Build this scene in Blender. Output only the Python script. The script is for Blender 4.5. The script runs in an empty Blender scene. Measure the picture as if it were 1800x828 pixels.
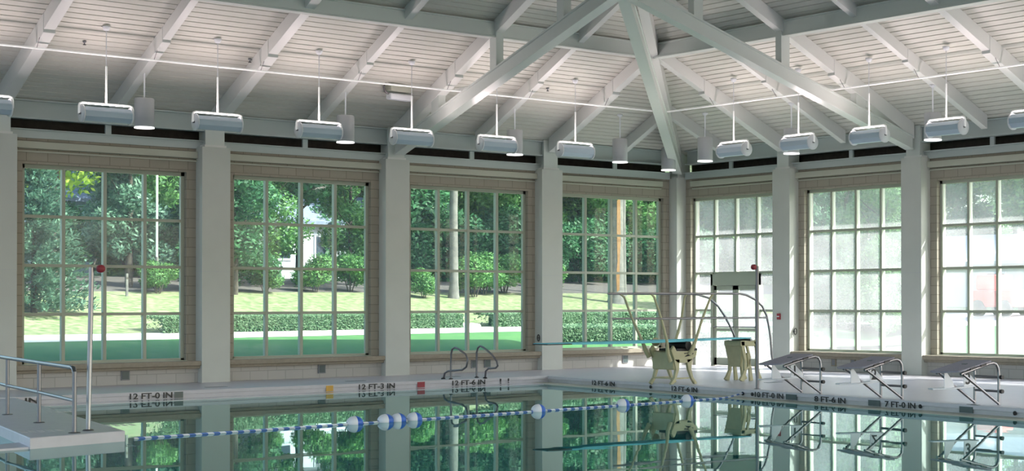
import bpy, math, random
from mathutils import Vector, Matrix
random.seed(7)
S = bpy.context.scene
COL = S.collection
PI = math.pi

# ---------------------------------------------------------------- camera
TH, PITCH, ROLL = map(math.radians, (46.181, 0.561, -0.108))
F_PX, CX, CY = 2860.9, 1389.16, 501.51
fw = Vector((math.cos(TH), math.sin(TH), 0)); rt = Vector((math.sin(TH), -math.cos(TH), 0)); up = Vector((0, 0, 1))
fw2 = fw * math.cos(PITCH) + up * math.sin(PITCH); up2 = up * math.cos(PITCH) - fw * math.sin(PITCH)
r3 = rt * math.cos(ROLL) + up2 * math.sin(ROLL); u3 = up2 * math.cos(ROLL) - rt * math.sin(ROLL)
cam_data = bpy.data.cameras.new('camera'); cam = bpy.data.objects.new('camera', cam_data); COL.objects.link(cam)
M = Matrix((r3, u3, -fw2)).transposed().to_4x4(); M.translation = Vector((-27.911, -33.46, 1.70)); cam.matrix_world = M
cam_data.sensor_fit = 'HORIZONTAL'; cam_data.sensor_width = 36; cam_data.lens = F_PX / 1800 * 36
cam_data.shift_x = (900 - CX) / 1800; cam_data.shift_y = (CY - 414) / 1800
cam_data.clip_start = 0.1; cam_data.clip_end = 500
S.camera = cam
# ---------------------------------------------------------------- light
SUN_E, SKY_E, EXPOSURE = 10.0, 0.52, 0.25
UP_W, DOWN_W = 21.0, 8.0
S.view_settings.view_transform = 'Standard'; S.view_settings.look = 'None'
S.view_settings.gamma = 1; S.view_settings.use_curve_mapping = False; S.view_settings.exposure = EXPOSURE
S.cycles.use_denoising = True; S.cycles.max_bounces = 8; S.cycles.diffuse_bounces = 4; S.cycles.glossy_bounces = 4
S.cycles.transparent_max_bounces = 16; S.cycles.sample_clamp_indirect = 6.0
sun_d = bpy.data.lights.new('sun', 'SUN'); sun_d.energy = SUN_E; sun_d.angle = math.radians(0.6); sun_d.color = (1.0, 0.95, 0.88)
sun = bpy.data.objects.new('sun', sun_d); COL.objects.link(sun)
SUNV = Vector((1, -1.2, 1.4)).normalized(); sun.rotation_euler = SUNV.to_track_quat('Z', 'Y').to_euler(); sun.location = (20, -16, 28)
w = bpy.data.worlds.new('world'); S.world = w; w.use_nodes = True
nt = w.node_tree; bg = nt.nodes['Background']; sky = nt.nodes.new('ShaderNodeTexSky')
try: sky.sky_type = 'NISHITA'
except Exception: pass
sky.sun_disc = False; sky.sun_elevation = math.asin(SUNV.z); sky.sun_rotation = math.atan2(SUNV.x, SUNV.y)
sky.air_density = 1.0; sky.dust_density = 2.5
nt.links.new(sky.outputs[0], bg.inputs[0]); bg.inputs[1].default_value = SKY_E

# ---------------------------------------------------------------- materials
MATS = {}
def mat(name, col, rough=0.6, metal=0.0, noise=0.0, scale=6.0, bump=0.0, spec=0.5, col2=None, emit=None, estr=0.0):
    m = bpy.data.materials.new(name); m.use_nodes = True; n = m.node_tree; b = n.nodes['Principled BSDF']
    b.inputs['Base Color'].default_value = (*col, 1); b.inputs['Roughness'].default_value = rough
    b.inputs['Metallic'].default_value = metal; b.inputs['Specular IOR Level'].default_value = spec
    if emit: b.inputs['Emission Color'].default_value = (*emit, 1); b.inputs['Emission Strength'].default_value = estr
    if noise or bump:
        tc = n.nodes.new('ShaderNodeTexCoord'); tx = n.nodes.new('ShaderNodeTexNoise'); tx.inputs['Scale'].default_value = scale
        tx.inputs['Detail'].default_value = 5; n.links.new(tc.outputs['Object'], tx.inputs['Vector'])
        if noise:
            c2 = col2 or tuple(max(0, c * (1 - noise)) for c in col)
            r = n.nodes.new('ShaderNodeValToRGB'); r.color_ramp.elements[0].position = 0.35; r.color_ramp.elements[1].position = 0.65
            r.color_ramp.elements[0].color = (*c2, 1); r.color_ramp.elements[1].color = (*col, 1)
            n.links.new(tx.outputs['Fac'], r.inputs['Fac']); n.links.new(r.outputs[0], b.inputs['Base Color'])
        if bump:
            bp = n.nodes.new('ShaderNodeBump'); bp.inputs['Strength'].default_value = bump; bp.inputs['Distance'].default_value = 0.02
            n.links.new(tx.outputs['Fac'], bp.inputs['Height']); n.links.new(bp.outputs[0], b.inputs['Normal'])
    MATS[name] = m; return m
def block_mat(name, c1, c2, mortar, along='x'):
    m = bpy.data.materials.new(name); m.use_nodes = True; n = m.node_tree; b = n.nodes['Principled BSDF']; b.inputs['Roughness'].default_value = 0.8
    g = n.nodes.new('ShaderNodeTexCoord'); sp = n.nodes.new('ShaderNodeSeparateXYZ'); cb = n.nodes.new('ShaderNodeCombineXYZ')
    n.links.new(g.outputs['Object'], sp.inputs[0])
    ad = n.nodes.new('ShaderNodeMath'); ad.operation = 'ADD'; n.links.new(sp.outputs['X'], ad.inputs[0]); n.links.new(sp.outputs['Y'], ad.inputs[1])
    n.links.new(ad.outputs[0], cb.inputs['X']); n.links.new(sp.outputs['Z'], cb.inputs['Y'])
    br = n.nodes.new('ShaderNodeTexBrick'); br.inputs['Scale'].default_value = 1; br.inputs['Brick Width'].default_value = 0.41; br.inputs['Row Height'].default_value = 0.205
    br.inputs['Mortar Size'].default_value = 0.008; br.inputs['Color1'].default_value = (*c1, 1); br.inputs['Color2'].default_value = (*c2, 1); br.inputs['Mortar'].default_value = (*mortar, 1)
    n.links.new(cb.outputs[0], br.inputs['Vector']); n.links.new(br.outputs['Color'], b.inputs['Base Color'])
    bp = n.nodes.new('ShaderNodeBump'); bp.inputs['Strength'].default_value = 0.6; bp.inputs['Distance'].default_value = 0.006; bp.invert = True
    n.links.new(br.outputs['Fac'], bp.inputs['Height']); n.links.new(bp.outputs[0], b.inputs['Normal'])
    MATS[name] = m; return m
def glass_mat(name, dirt, tint):
    m = bpy.data.materials.new(name); m.use_nodes = True; n = m.node_tree; n.nodes.remove(n.nodes['Principled BSDF']); out = n.nodes['Material Output']
    tr = n.nodes.new('ShaderNodeBsdfTransparent'); tr.inputs[0].default_value = (*tint, 1)
    tl = n.nodes.new('ShaderNodeBsdfTranslucent'); tl.inputs[0].default_value = (0.9, 0.95, 1.0, 1)
    gl = n.nodes.new('ShaderNodeBsdfGlossy'); gl.inputs['Roughness'].default_value = 0.02
    tc = n.nodes.new('ShaderNodeTexCoord'); nz = n.nodes.new('ShaderNodeTexNoise'); nz.inputs['Scale'].default_value = 1.3; nz.inputs['Detail'].default_value = 3
    n.links.new(tc.outputs['Object'], nz.inputs['Vector'])
    mr = n.nodes.new('ShaderNodeMapRange'); mr.inputs['To Min'].default_value = dirt * 0.55; mr.inputs['To Max'].default_value = dirt * 1.45; n.links.new(nz.outputs['Fac'], mr.inputs['Value'])
    mx = n.nodes.new('ShaderNodeMixShader'); n.links.new(mr.outputs[0], mx.inputs[0]); n.links.new(tr.outputs[0], mx.inputs[1]); n.links.new(tl.outputs[0], mx.inputs[2])
    fr = n.nodes.new('ShaderNodeFresnel'); fr.inputs[0].default_value = 1.22
    m2 = n.nodes.new('ShaderNodeMixShader'); n.links.new(fr.outputs[0], m2.inputs[0]); n.links.new(mx.outputs[0], m2.inputs[1]); n.links.new(gl.outputs[0], m2.inputs[2])
    n.links.new(m2.outputs[0], out.inputs[0]); MATS[name] = m; return m
mat('paint', (0.58, 0.60, 0.56), 0.7, noise=0.04, scale=1.5)
mat('steel_white', (0.74, 0.75, 0.73), 0.4)
mat('truss_white', (0.66, 0.70, 0.67), 0.35)
mat('deck_metal', (0.68, 0.67, 0.61), 0.5, noise=0.05, scale=2)
mat('eave_steel', (0.50, 0.56, 0.55), 0.5)
mat('trim', (0.48, 0.49, 0.41), 0.6)
mat('dark', (0.035, 0.028, 0.022), 0.8, noise=0.4, scale=8)
mat('frame', (0.38, 0.41, 0.33), 0.5)
mat('sill_stone', (0.32, 0.28, 0.22), 0.8, noise=0.12, scale=12)
mat('tile', (0.55, 0.53, 0.58), 0.35, noise=0.05, scale=3)
mat('coping', (0.58, 0.57, 0.60), 0.45, noise=0.06, scale=5)
mat('coping_face', (0.50, 0.50, 0.50), 0.4, noise=0.08, scale=8)
mat('lip', (0.56, 0.56, 0.60), 0.12)
mat('basin', (0.35, 0.62, 0.62), 0.4)
mat('black', (0.012, 0.012, 0.014), 0.5)
mat('slate', (0.07, 0.10, 0.10), 0.4)
mat('orange', (0.62, 0.36, 0.06), 0.5)
mat('red', (0.30, 0.03, 0.045), 0.5)
mat('stainless', (0.30, 0.29, 0.30), 0.38, metal=1.0)
mat('dull_steel', (0.20, 0.19, 0.20), 0.4, metal=0.8)
mat('cream', (0.50, 0.47, 0.28), 0.45, noise=0.08, scale=9)
mat('board_blue', (0.16, 0.62, 0.74), 0.6, noise=0.06, scale=30)
mat('block_top', (0.33, 0.31, 0.36), 0.8, noise=0.1, scale=40)
mat('white_plastic', (0.80, 0.82, 0.86), 0.4)
mat('lamp_blue', (0.50, 0.62, 0.72), 0.35)
mat('glow_white', (0.85, 0.85, 0.85), 0.4, emit=(1, 0.98, 0.95), estr=0.22)  # weak glow put in to brighten yokes, stems, pipes, mast; none are lamps
mat('lamp_glow', (0.9, 0.9, 0.9), 0.4, emit=(1, 0.98, 0.95), estr=1.4)
mat('cylinder_grey', (0.52, 0.53, 0.55), 0.5)
mat('blue', (0.02, 0.12, 0.55), 0.4)
mat('grey_box', (0.22, 0.23, 0.25), 0.5)
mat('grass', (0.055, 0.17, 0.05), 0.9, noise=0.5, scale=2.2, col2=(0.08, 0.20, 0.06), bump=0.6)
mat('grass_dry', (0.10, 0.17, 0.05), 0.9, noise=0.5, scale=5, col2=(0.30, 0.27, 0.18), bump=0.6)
mat('mulch', (0.13, 0.11, 0.11), 0.95, noise=0.6, scale=6, col2=(0.08, 0.07, 0.065), bump=0.8)
mat('concrete', (0.82, 0.79, 0.74), 0.9, noise=0.06, scale=4)
mat('asphalt', (0.45, 0.45, 0.47), 0.9, noise=0.1, scale=4)
mat('bark', (0.09, 0.075, 0.06), 0.95, noise=0.5, scale=9, bump=1.0)
mat('bark_pale', (0.19, 0.18, 0.17), 0.9, noise=0.35, scale=5, bump=0.6)
mat('bare_wood', (0.55, 0.27, 0.12), 0.8, noise=0.2, scale=7)
mat('house_white', (0.66, 0.69, 0.80), 0.7)
mat('house_roof', (0.22, 0.26, 0.38), 0.8, noise=0.2, scale=5)
mat('house_window', (0.04, 0.06, 0.09), 0.2)
mat('stone_pale', (0.78, 0.76, 0.74), 0.9, noise=0.1, scale=3)
mat('red_paint', (0.75, 0.10, 0.08), 0.5)
block_mat('block', (0.36, 0.33, 0.27), (0.335, 0.305, 0.25), (0.24, 0.22, 0.18))
block_mat('block_white', (0.50, 0.48, 0.45), (0.47, 0.455, 0.43), (0.37, 0.36, 0.33))
glass_mat('glass_clear', 0.06, (0.80, 0.95, 0.87)); glass_mat('glass_sunny', 0.21, (0.90, 0.97, 0.98))
def leaf_mat(name, c1, c2):
    m = bpy.data.materials.new(name); m.use_nodes = True; n = m.node_tree; b = n.nodes['Principled BSDF']; out = n.nodes['Material Output']
    oi = n.nodes.new('ShaderNodeNewGeometry'); r = n.nodes.new('ShaderNodeValToRGB')
    r.color_ramp.elements[0].color = (*c1, 1); r.color_ramp.elements[1].color = (*c2, 1)
    n.links.new(oi.outputs['Random Per Island'], r.inputs[0]); n.links.new(r.outputs[0], b.inputs['Base Color']); b.inputs['Roughness'].default_value = 0.55
    tl = n.nodes.new('ShaderNodeBsdfTranslucent'); n.links.new(r.outputs[0], tl.inputs[0])
    mx = n.nodes.new('ShaderNodeMixShader'); mx.inputs[0].default_value = 0.35
    n.links.new(b.outputs[0], mx.inputs[1]); n.links.new(tl.outputs[0], mx.inputs[2]); n.links.new(mx.outputs[0], out.inputs[0]); MATS[name] = m
leaf_mat('leaf_mid', (0.03, 0.13, 0.035), (0.17, 0.36, 0.10))
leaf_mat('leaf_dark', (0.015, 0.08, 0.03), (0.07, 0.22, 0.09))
leaf_mat('leaf_yellow', (0.22, 0.42, 0.04), (0.55, 0.68, 0.10))
leaf_mat('leaf_blue', (0.05, 0.14, 0.09), (0.18, 0.31, 0.22))
leaf_mat('leaf_hedge', (0.04, 0.14, 0.05), (0.28, 0.40, 0.25))
# water
def water():
    m = bpy.data.materials.new('water'); m.use_nodes = True; n = m.node_tree; n.nodes.remove(n.nodes['Principled BSDF']); out = n.nodes['Material Output']
    gl = n.nodes.new('ShaderNodeBsdfGlossy'); gl.inputs['Roughness'].default_value = 0.012; gl.inputs[0].default_value = (0.80, 0.97, 0.95, 1)
    df = n.nodes.new('ShaderNodeBsdfDiffuse'); df.inputs[0].default_value = (0.02, 0.15, 0.15, 1)
    tc = n.nodes.new('ShaderNodeTexCoord'); nz = n.nodes.new('ShaderNodeTexNoise'); nz.inputs['Scale'].default_value = 1.1; nz.inputs['Detail'].default_value = 2
    n.links.new(tc.outputs['Object'], nz.inputs['Vector'])
    bp = n.nodes.new('ShaderNodeBump'); bp.inputs['Strength'].default_value = 0.05; bp.inputs['Distance'].default_value = 0.02
    n.links.new(nz.outputs['Fac'], bp.inputs['Height']); n.links.new(bp.outputs[0], gl.inputs['Normal'])
    fr = n.nodes.new('ShaderNodeFresnel'); fr.inputs[0].default_value = 1.45
    mx = n.nodes.new('ShaderNodeMixShader'); n.links.new(fr.outputs[0], mx.inputs[0]); n.links.new(df.outputs[0], mx.inputs[1]); n.links.new(gl.outputs[0], mx.inputs[2])
    n.links.new(mx.outputs[0], out.inputs[0]); MATS['water'] = m
water()
def rope_mat():
    m = bpy.data.materials.new('rope'); m.use_nodes = True; n = m.node_tree; b = n.nodes['Principled BSDF']; b.inputs['Roughness'].default_value = 0.6
    tc = n.nodes.new('ShaderNodeTexCoord'); wv = n.nodes.new('ShaderNodeTexWave'); wv.wave_type = 'BANDS'; wv.bands_direction = 'DIAGONAL'; wv.inputs['Scale'].default_value = 3.2
    r = n.nodes.new('ShaderNodeValToRGB'); r.color_ramp.interpolation = 'CONSTANT'; r.color_ramp.elements[0].color = (0.10, 0.20, 0.52, 1); r.color_ramp.elements[1].position = 0.5; r.color_ramp.elements[1].color = (0.75, 0.80, 0.85, 1)
    n.links.new(tc.outputs['Object'], wv.inputs['Vector']); n.links.new(wv.outputs['Fac'], r.inputs[0]); n.links.new(r.outputs[0], b.inputs['Base Color']); MATS['rope'] = m
rope_mat()

# ---------------------------------------------------------------- mesh helpers
class MB:
    def __init__(s): s.v = []; s.f = []; s.sm = []
    def add(s, vs, fs, smooth=False):
        o = len(s.v); s.v += [tuple(v) for v in vs]; s.f += [tuple(i + o for i in f) for f in fs]; s.sm += [smooth] * len(fs); return s
    def box(s, x0, x1, y0, y1, z0, z1, mtx=None):
        vs = [Vector((x, y, z)) for z in (z0, z1) for y in (y0, y1) for x in (x0, x1)]
        if mtx: vs = [mtx @ v for v in vs]
        return s.add(vs, [(0, 2, 3, 1), (4, 5, 7, 6), (0, 1, 5, 4), (2, 6, 7, 3), (0, 4, 6, 2), (1, 3, 7, 5)])
    def beam(s, a, b, wd, dp, upv=(0, 0, 1), prof=None):
        """box beam from a to b, its top edge on the line a-b, dp deep below it; prof gives another section as (side, down) pairs"""
        a, b = Vector(a), Vector(b); d = (b - a).normalized(); sd = d.cross(Vector(upv)).normalized(); u = Vector((0, 0, 1))
        prof = prof or [(-wd / 2, 0), (wd / 2, 0), (wd / 2, -dp), (-wd / 2, -dp)]
        vs = [p + sd * x + u * z for p in (a, b) for x, z in prof]; k = len(prof)
        fs = [(i, (i + 1) % k, k + (i + 1) % k, k + i) for i in range(k)] + [tuple(range(k))[::-1], tuple(range(k, 2 * k))]
        return s.add(vs, fs)
    def tube(s, pts, r, seg=8, caps=True):
        pts = [Vector(p) for p in pts]; rings = []; n = None
        rr = r if isinstance(r, (list, tuple)) else [r] * len(pts)
        for i, p in enumerate(pts):
            d = (pts[min(i + 1, len(pts) - 1)] - pts[max(i - 1, 0)]).normalized()
            if n is None: n = d.orthogonal().normalized()
            n = (n - d * n.dot(d)); n = n.normalized() if n.length > 1e-6 else d.orthogonal().normalized()
            b = d.cross(n); rings.append([p + (n * math.cos(2 * PI * k / seg) + b * math.sin(2 * PI * k / seg)) * rr[i] for k in range(seg)])
        vs = [v for r_ in rings for v in r_]; fs = []
        for i in range(len(rings) - 1):
            for k in range(seg): fs.append((i * seg + k, i * seg + (k + 1) % seg, (i + 1) * seg + (k + 1) % seg, (i + 1) * seg + k))
        s.add(vs, fs, True)
        if caps: s.add(rings[0], [tuple(range(seg))[::-1]]); s.add(rings[-1], [tuple(range(seg))])
        return s
    def lathe(s, prof, c=(0, 0, 0), seg=20, mtx=None):
        c = Vector(c); mtx = mtx or Matrix()
        vs = [c + (mtx @ Vector((r * math.cos(2 * PI * k / seg), r * math.sin(2 * PI * k / seg), z))) for r, z in prof for k in range(seg)]
        fs = [(i * seg + k, i * seg + (k + 1) % seg, (i + 1) * seg + (k + 1) % seg, (i + 1) * seg + k) for i in range(len(prof) - 1) for k in range(seg)]
        return s.add(vs, fs, True)
    def prism(s, pts, off):
        """flat outline pts (3D) thickened by the vector off"""
        k = len(pts); pts = [Vector(p) for p in pts]; off = Vector(off)
        return s.add(pts + [p + off for p in pts], [tuple(range(k))[::-1], tuple(range(k, 2 * k))] + [(i, (i + 1) % k, k + (i + 1) % k, k + i) for i in range(k)])
    def build(s, name, m, parent=None, loc=None, bevel=0.0):
        me = bpy.data.meshes.new(name); me.from_pydata(s.v, [], s.f); me.update()
        for p, q in zip(me.polygons, s.sm): p.use_smooth = q
        o = bpy.data.objects.new(name, me); COL.objects.link(o)
        me.materials.append(MATS[m] if isinstance(m, str) else m)
        if parent: o.parent = parent
        if loc: o.location = loc
        if bevel:
            b = o.modifiers.new('b', 'BEVEL'); b.width = bevel; b.segments = 2; b.limit_method = 'ANGLE'
        return o
def tag(o, label=None, cat=None, group=None, kind=None):
    for k, v in (('label', label), ('category', cat), ('group', group), ('kind', kind)):
        if v: o[k] = v
    return o
def empty(name, loc=(0, 0, 0), rz=0.0):
    o = bpy.data.objects.new(name, None); COL.objects.link(o); o.location = loc; o.rotation_euler = (0, 0, rz); o.empty_display_size = 0.2; return o
def copy_tree(o, parent=None):
    c = o.copy(); COL.objects.link(c)
    if parent: c.parent = parent; c.matrix_parent_inverse = o.matrix_parent_inverse
    for ch in list(o.children): copy_tree(ch, c)
    return c
def struct(o, label=None): return tag(o, label=label, kind='structure')
def text_obj(name, body, size, m, mtx, parent=None, ext=0.002, bold=0.0):
    cu = bpy.data.curves.new(name, 'FONT'); cu.body = body; cu.size = size; cu.extrude = ext; cu.align_x = 'CENTER'; cu.align_y = 'CENTER'; cu.offset = bold
    t = bpy.data.objects.new('tmp', cu); COL.objects.link(t); dg = bpy.context.evaluated_depsgraph_get(); dg.update()
    me = bpy.data.meshes.new_from_object(t.evaluated_get(dg)); bpy.data.objects.remove(t)
    o = bpy.data.objects.new(name, me); COL.objects.link(o); me.materials.clear(); me.materials.append(MATS[m])
    o.matrix_world = mtx
    if parent: o.parent = parent
    return o

BAY = 4.35; AX = 0.31                    # column grid, axis 0.31 behind the column faces
SL = 0.465                               # roof rise per metre
def dz(t): return 5.79 + SL * t          # underside of the roof deck, t metres inside the column faces

# ================================================================ floor, pool
EDGE_Y = -2.86
def edge_x(y): return -6.25 - 0.095 * (-y - 3.3)
PX0, PY0 = -34.0, -31.0
floor = MB()
floor.add([(-40, 0.6, 0), (0.6, 0.6, 0), (0.6, EDGE_Y, 0), (edge_x(EDGE_Y), EDGE_Y, 0), (PX0, EDGE_Y, 0), (-40, EDGE_Y, 0)], [(0, 5, 4, 3, 2, 1)])
floor.add([(0.6, EDGE_Y, 0), (edge_x(EDGE_Y), EDGE_Y, 0), (edge_x(PY0), PY0, 0), (0.6, PY0, 0)], [(0, 1, 2, 3)])
floor.add([(-40, PY0, 0), (0.6, PY0, 0), (0.6, -36, 0), (-40, -36, 0)], [(1, 0, 3, 2)])
floor.add([(-40, EDGE_Y, 0), (PX0, EDGE_Y, 0), (PX0, PY0, 0), (-40, PY0, 0)], [(0, 3, 2, 1)])
fl = struct(floor.build('floor', 'tile'), 'pale lavender tiled pool deck between the pool and the window walls')
# lighter strip of coping along both edges and the vertical faces that carry the markings
cl = empty('pool_coping_left'); struct(cl, 'raised pool edge under the left windows with depth markings')
MB().box(PX0, edge_x(EDGE_Y), EDGE_Y - 0.02, EDGE_Y + 0.32, -0.06, 0.012).build('coping_stone', 'coping', cl, bevel=0.01)
MB().box(PX0, edge_x(EDGE_Y) + 0.02, EDGE_Y, EDGE_Y + 0.02, -0.15, -0.01).build('coping_face', 'coping', cl)
LIP_L, LIP_R, WL = 0.65, 0.45, -0.142
MB().box(PX0, edge_x(EDGE_Y) - LIP_R + 0.02, EDGE_Y - LIP_L, EDGE_Y + 0.02, -2.2, -0.132).build('gutter_lip', 'lip', cl, bevel=0.004)
cr = empty('pool_coping_right'); struct(cr, 'raised pool edge under the starting blocks with depth markings')
ya, yb = EDGE_Y, PY0
MB().prism([(edge_x(ya) - 0.02, ya - 0.02, -0.06), (edge_x(ya) + 0.32, ya - 0.02, -0.06), (edge_x(yb) + 0.32, yb, -0.06), (edge_x(yb) - 0.02, yb, -0.06)], (0, 0, 0.072)).build('coping_stone', 'coping', cr, bevel=0.01)
MB().prism([(edge_x(ya), ya, -2.2), (edge_x(ya) + 0.02, ya, -2.2), (edge_x(yb) + 0.02, yb, -2.2), (edge_x(yb), yb, -2.2)], (0, 0, 2.19)).build('coping_face', 'coping_face', cr)
MB().prism([(edge_x(ya - LIP_L) - LIP_R, ya - 0.0, -2.2), (edge_x(ya), ya - 0.0, -2.2), (edge_x(yb), yb, -2.2), (edge_x(yb) - LIP_R, yb, -2.2)], (0, 0, 2.2 - 0.1325)).build('gutter_lip', 'trim', cr, bevel=0.004)
bs = MB(); bs.box(PX0, -5.5, PY0, EDGE_Y, -2.25, -2.2); bs.box(PX0 - 0.05, PX0, PY0, EDGE_Y, -2.2, -0.005); bs.box(PX0, edge_x(PY0), PY0 - 0.05, PY0, -2.2, -0.005)
struct(bs.build('pool_floor', 'basin'), 'teal pool basin under the water')
wt = MB(); wt.add([(PX0, EDGE_Y, WL), (edge_x(EDGE_Y), EDGE_Y, WL), (edge_x(PY0), PY0, WL), (PX0, PY0, WL)], [(0, 3, 2, 1)])
struct(wt.build('water', 'water'), 'still teal pool water mirroring the windows')
# depth markings. left face looks along -y, right face along -x
def mark_left(x0, x1, body, h=0.112):
    m = Matrix.Translation(((x0 + x1) / 2, EDGE_Y - 0.024, -0.065)) @ Matrix.Rotation(PI / 2, 4, 'X')
    o = text_obj('depth_marking', body, 0.2, 'black', m, cl, bold=0.004)
    fit(o, x1 - x0, h); return o
def fit(o, wdt, h):
    me = o.data; xs = [v.co.x for v in me.vertices]; ys = [v.co.y for v in me.vertices]
    sx = wdt / (max(xs) - min(xs)); sy = h / (max(ys) - min(ys)); cx = (max(xs) + min(xs)) / 2; cy = (max(ys) + min(ys)) / 2
    for v in me.vertices: v.co.x = (v.co.x - cx) * sx; v.co.y = (v.co.y - cy) * sy
for a, b, s_ in ((-18.45, -17.36, '12 FT-0 IN'), (-15.72, -14.91, '12 FT-0 IN'), (-10.98, -10.14, '12 FT-3 IN'), (-8.74, -7.90, '12 FT-6 IN'), (-7.52, -7.27, '!  !')):
    mark_left(a, b, s_)
for a, b, m_ in ((-14.87, -14.70, 'slate'), (-11.72, -11.56, 'orange'), (-9.60, -9.42, 'red')):
    MB().box(a, b, EDGE_Y - 0.026, EDGE_Y - 0.02, -0.125, -0.01).build('marker_tile', m_, cl)
ANG = math.atan(0.095)
def mark_right(y0, y1, body, h=0.10):
    yc = (y0 + y1) / 2
    m = Matrix.Translation((edge_x(yc) - 0.024, yc, -0.068)) @ Matrix.Rotation(-PI / 2 - ANG, 4, 'Z') @ Matrix.Rotation(PI / 2, 4, 'X')
    o = text_obj('depth_marking', body, 0.2, 'black', m, cr, bold=0.004); fit(o, abs(y1 - y0), h); return o
for a, b, s_ in ((-4.80, -5.72, '12 FT-6 IN'), (-7.87, -8.77, '12 FT-6 IN'), (-10.66, -11.53, '10 FT-0 IN'), (-12.44, -13.31, '8 FT-6 IN'), (-14.35, -15.12, '7 FT-0 IN')):
    mark_right(a, b, s_)
def onface(y0, y1, z0, z1, name, m_):
    MB().prism([(edge_x(y0) - 0.021, y0, z0), (edge_x(y1) - 0.021, y1, z0), (edge_x(y1) - 0.021, y1, z1), (edge_x(y0) - 0.021, y0, z1)], (-0.006, 0, 0)).build(name, m_, cr)
for a, b in ((-11.61, -11.93), (-13.92, -14.23), (-16.17, -16.48)): onface(a, b, -0.12, -0.02, 'marker_tile', 'slate')
for y in (-7.1, -10.28, -10.58, -15.24, -17.41):
    MB().lathe([(0.001, 0), (0.035, 0), (0.035, 0.012), (0.001, 0.012)], (edge_x(y) - 0.02, y, -0.07), 14, Matrix.Rotation(-PI / 2, 4, 'Y')).build('inlet_fitting', 'black', cr)
for k in range(3):
    y = -16.33 - 0.09 * k
    MB().box(edge_x(y) + 0.02, edge_x(y) + 0.09, y - 0.035, y + 0.035, 0.012, 0.016).build('marker_tile', 'slate', cr)

# ================================================================ columns
def column(name, cx, cy, axis, lab):
    o = MB().box(cx - 0.31, cx + 0.31, cy - 0.31, cy + 0.31, 0, 5.0).box(cx - 0.302, cx + 0.302, cy - 0.302, cy + 0.302, 2.35, 2.352).build(name, 'paint', bevel=0.012)
    struct(o, lab)
    # hairline joint at mid height
    MB().box(cx - 0.3125, cx + 0.3125, cy - 0.3125, cy + 0.3125, 2.346, 2.352).build('joint_line', 'cylinder_grey', o)
    MB().box(cx - 0.24, cx + 0.24, cy - 0.27, cy + 0.27, 5.0, 5.05).build('base_plate', 'steel_white', o)
    st = MB(); st.box(cx - 0.17, cx + 0.17, cy - 0.17, cy + 0.17, 5.05, 5.74)
    st.box(cx - 0.21, cx + 0.21, cy - 0.24, cy - 0.20, 5.05, 5.74) if axis == 'L' else st.box(cx - 0.24, cx - 0.20, cy - 0.21, cy + 0.21, 5.05, 5.74)
    st.build('steel_stub', 'truss_white', o)
    return o
column('column', AX, AX, 'L', 'white corner column where the two window walls meet')
LX = [AX - BAY * (k + 1) for k in range(6)]; RY = [AX - BAY * (k + 1) for k in range(6)]
names = ['white column between the farthest left windows, diving board tip before it', 'white column behind the second and third window from the corner', 'white column right of the leftmost window', 'white column at the left border of the view', None, None]
for k, x in enumerate(LX[:5]): column('column', x, AX, 'L', names[k])
rn = ['white column with the red alarm, right of the door bay', 'white column between the second and third right window', None, None, None]
for k, y in enumerate(RY[:5]): column('column', AX, y, 'R', rn[k])

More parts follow.
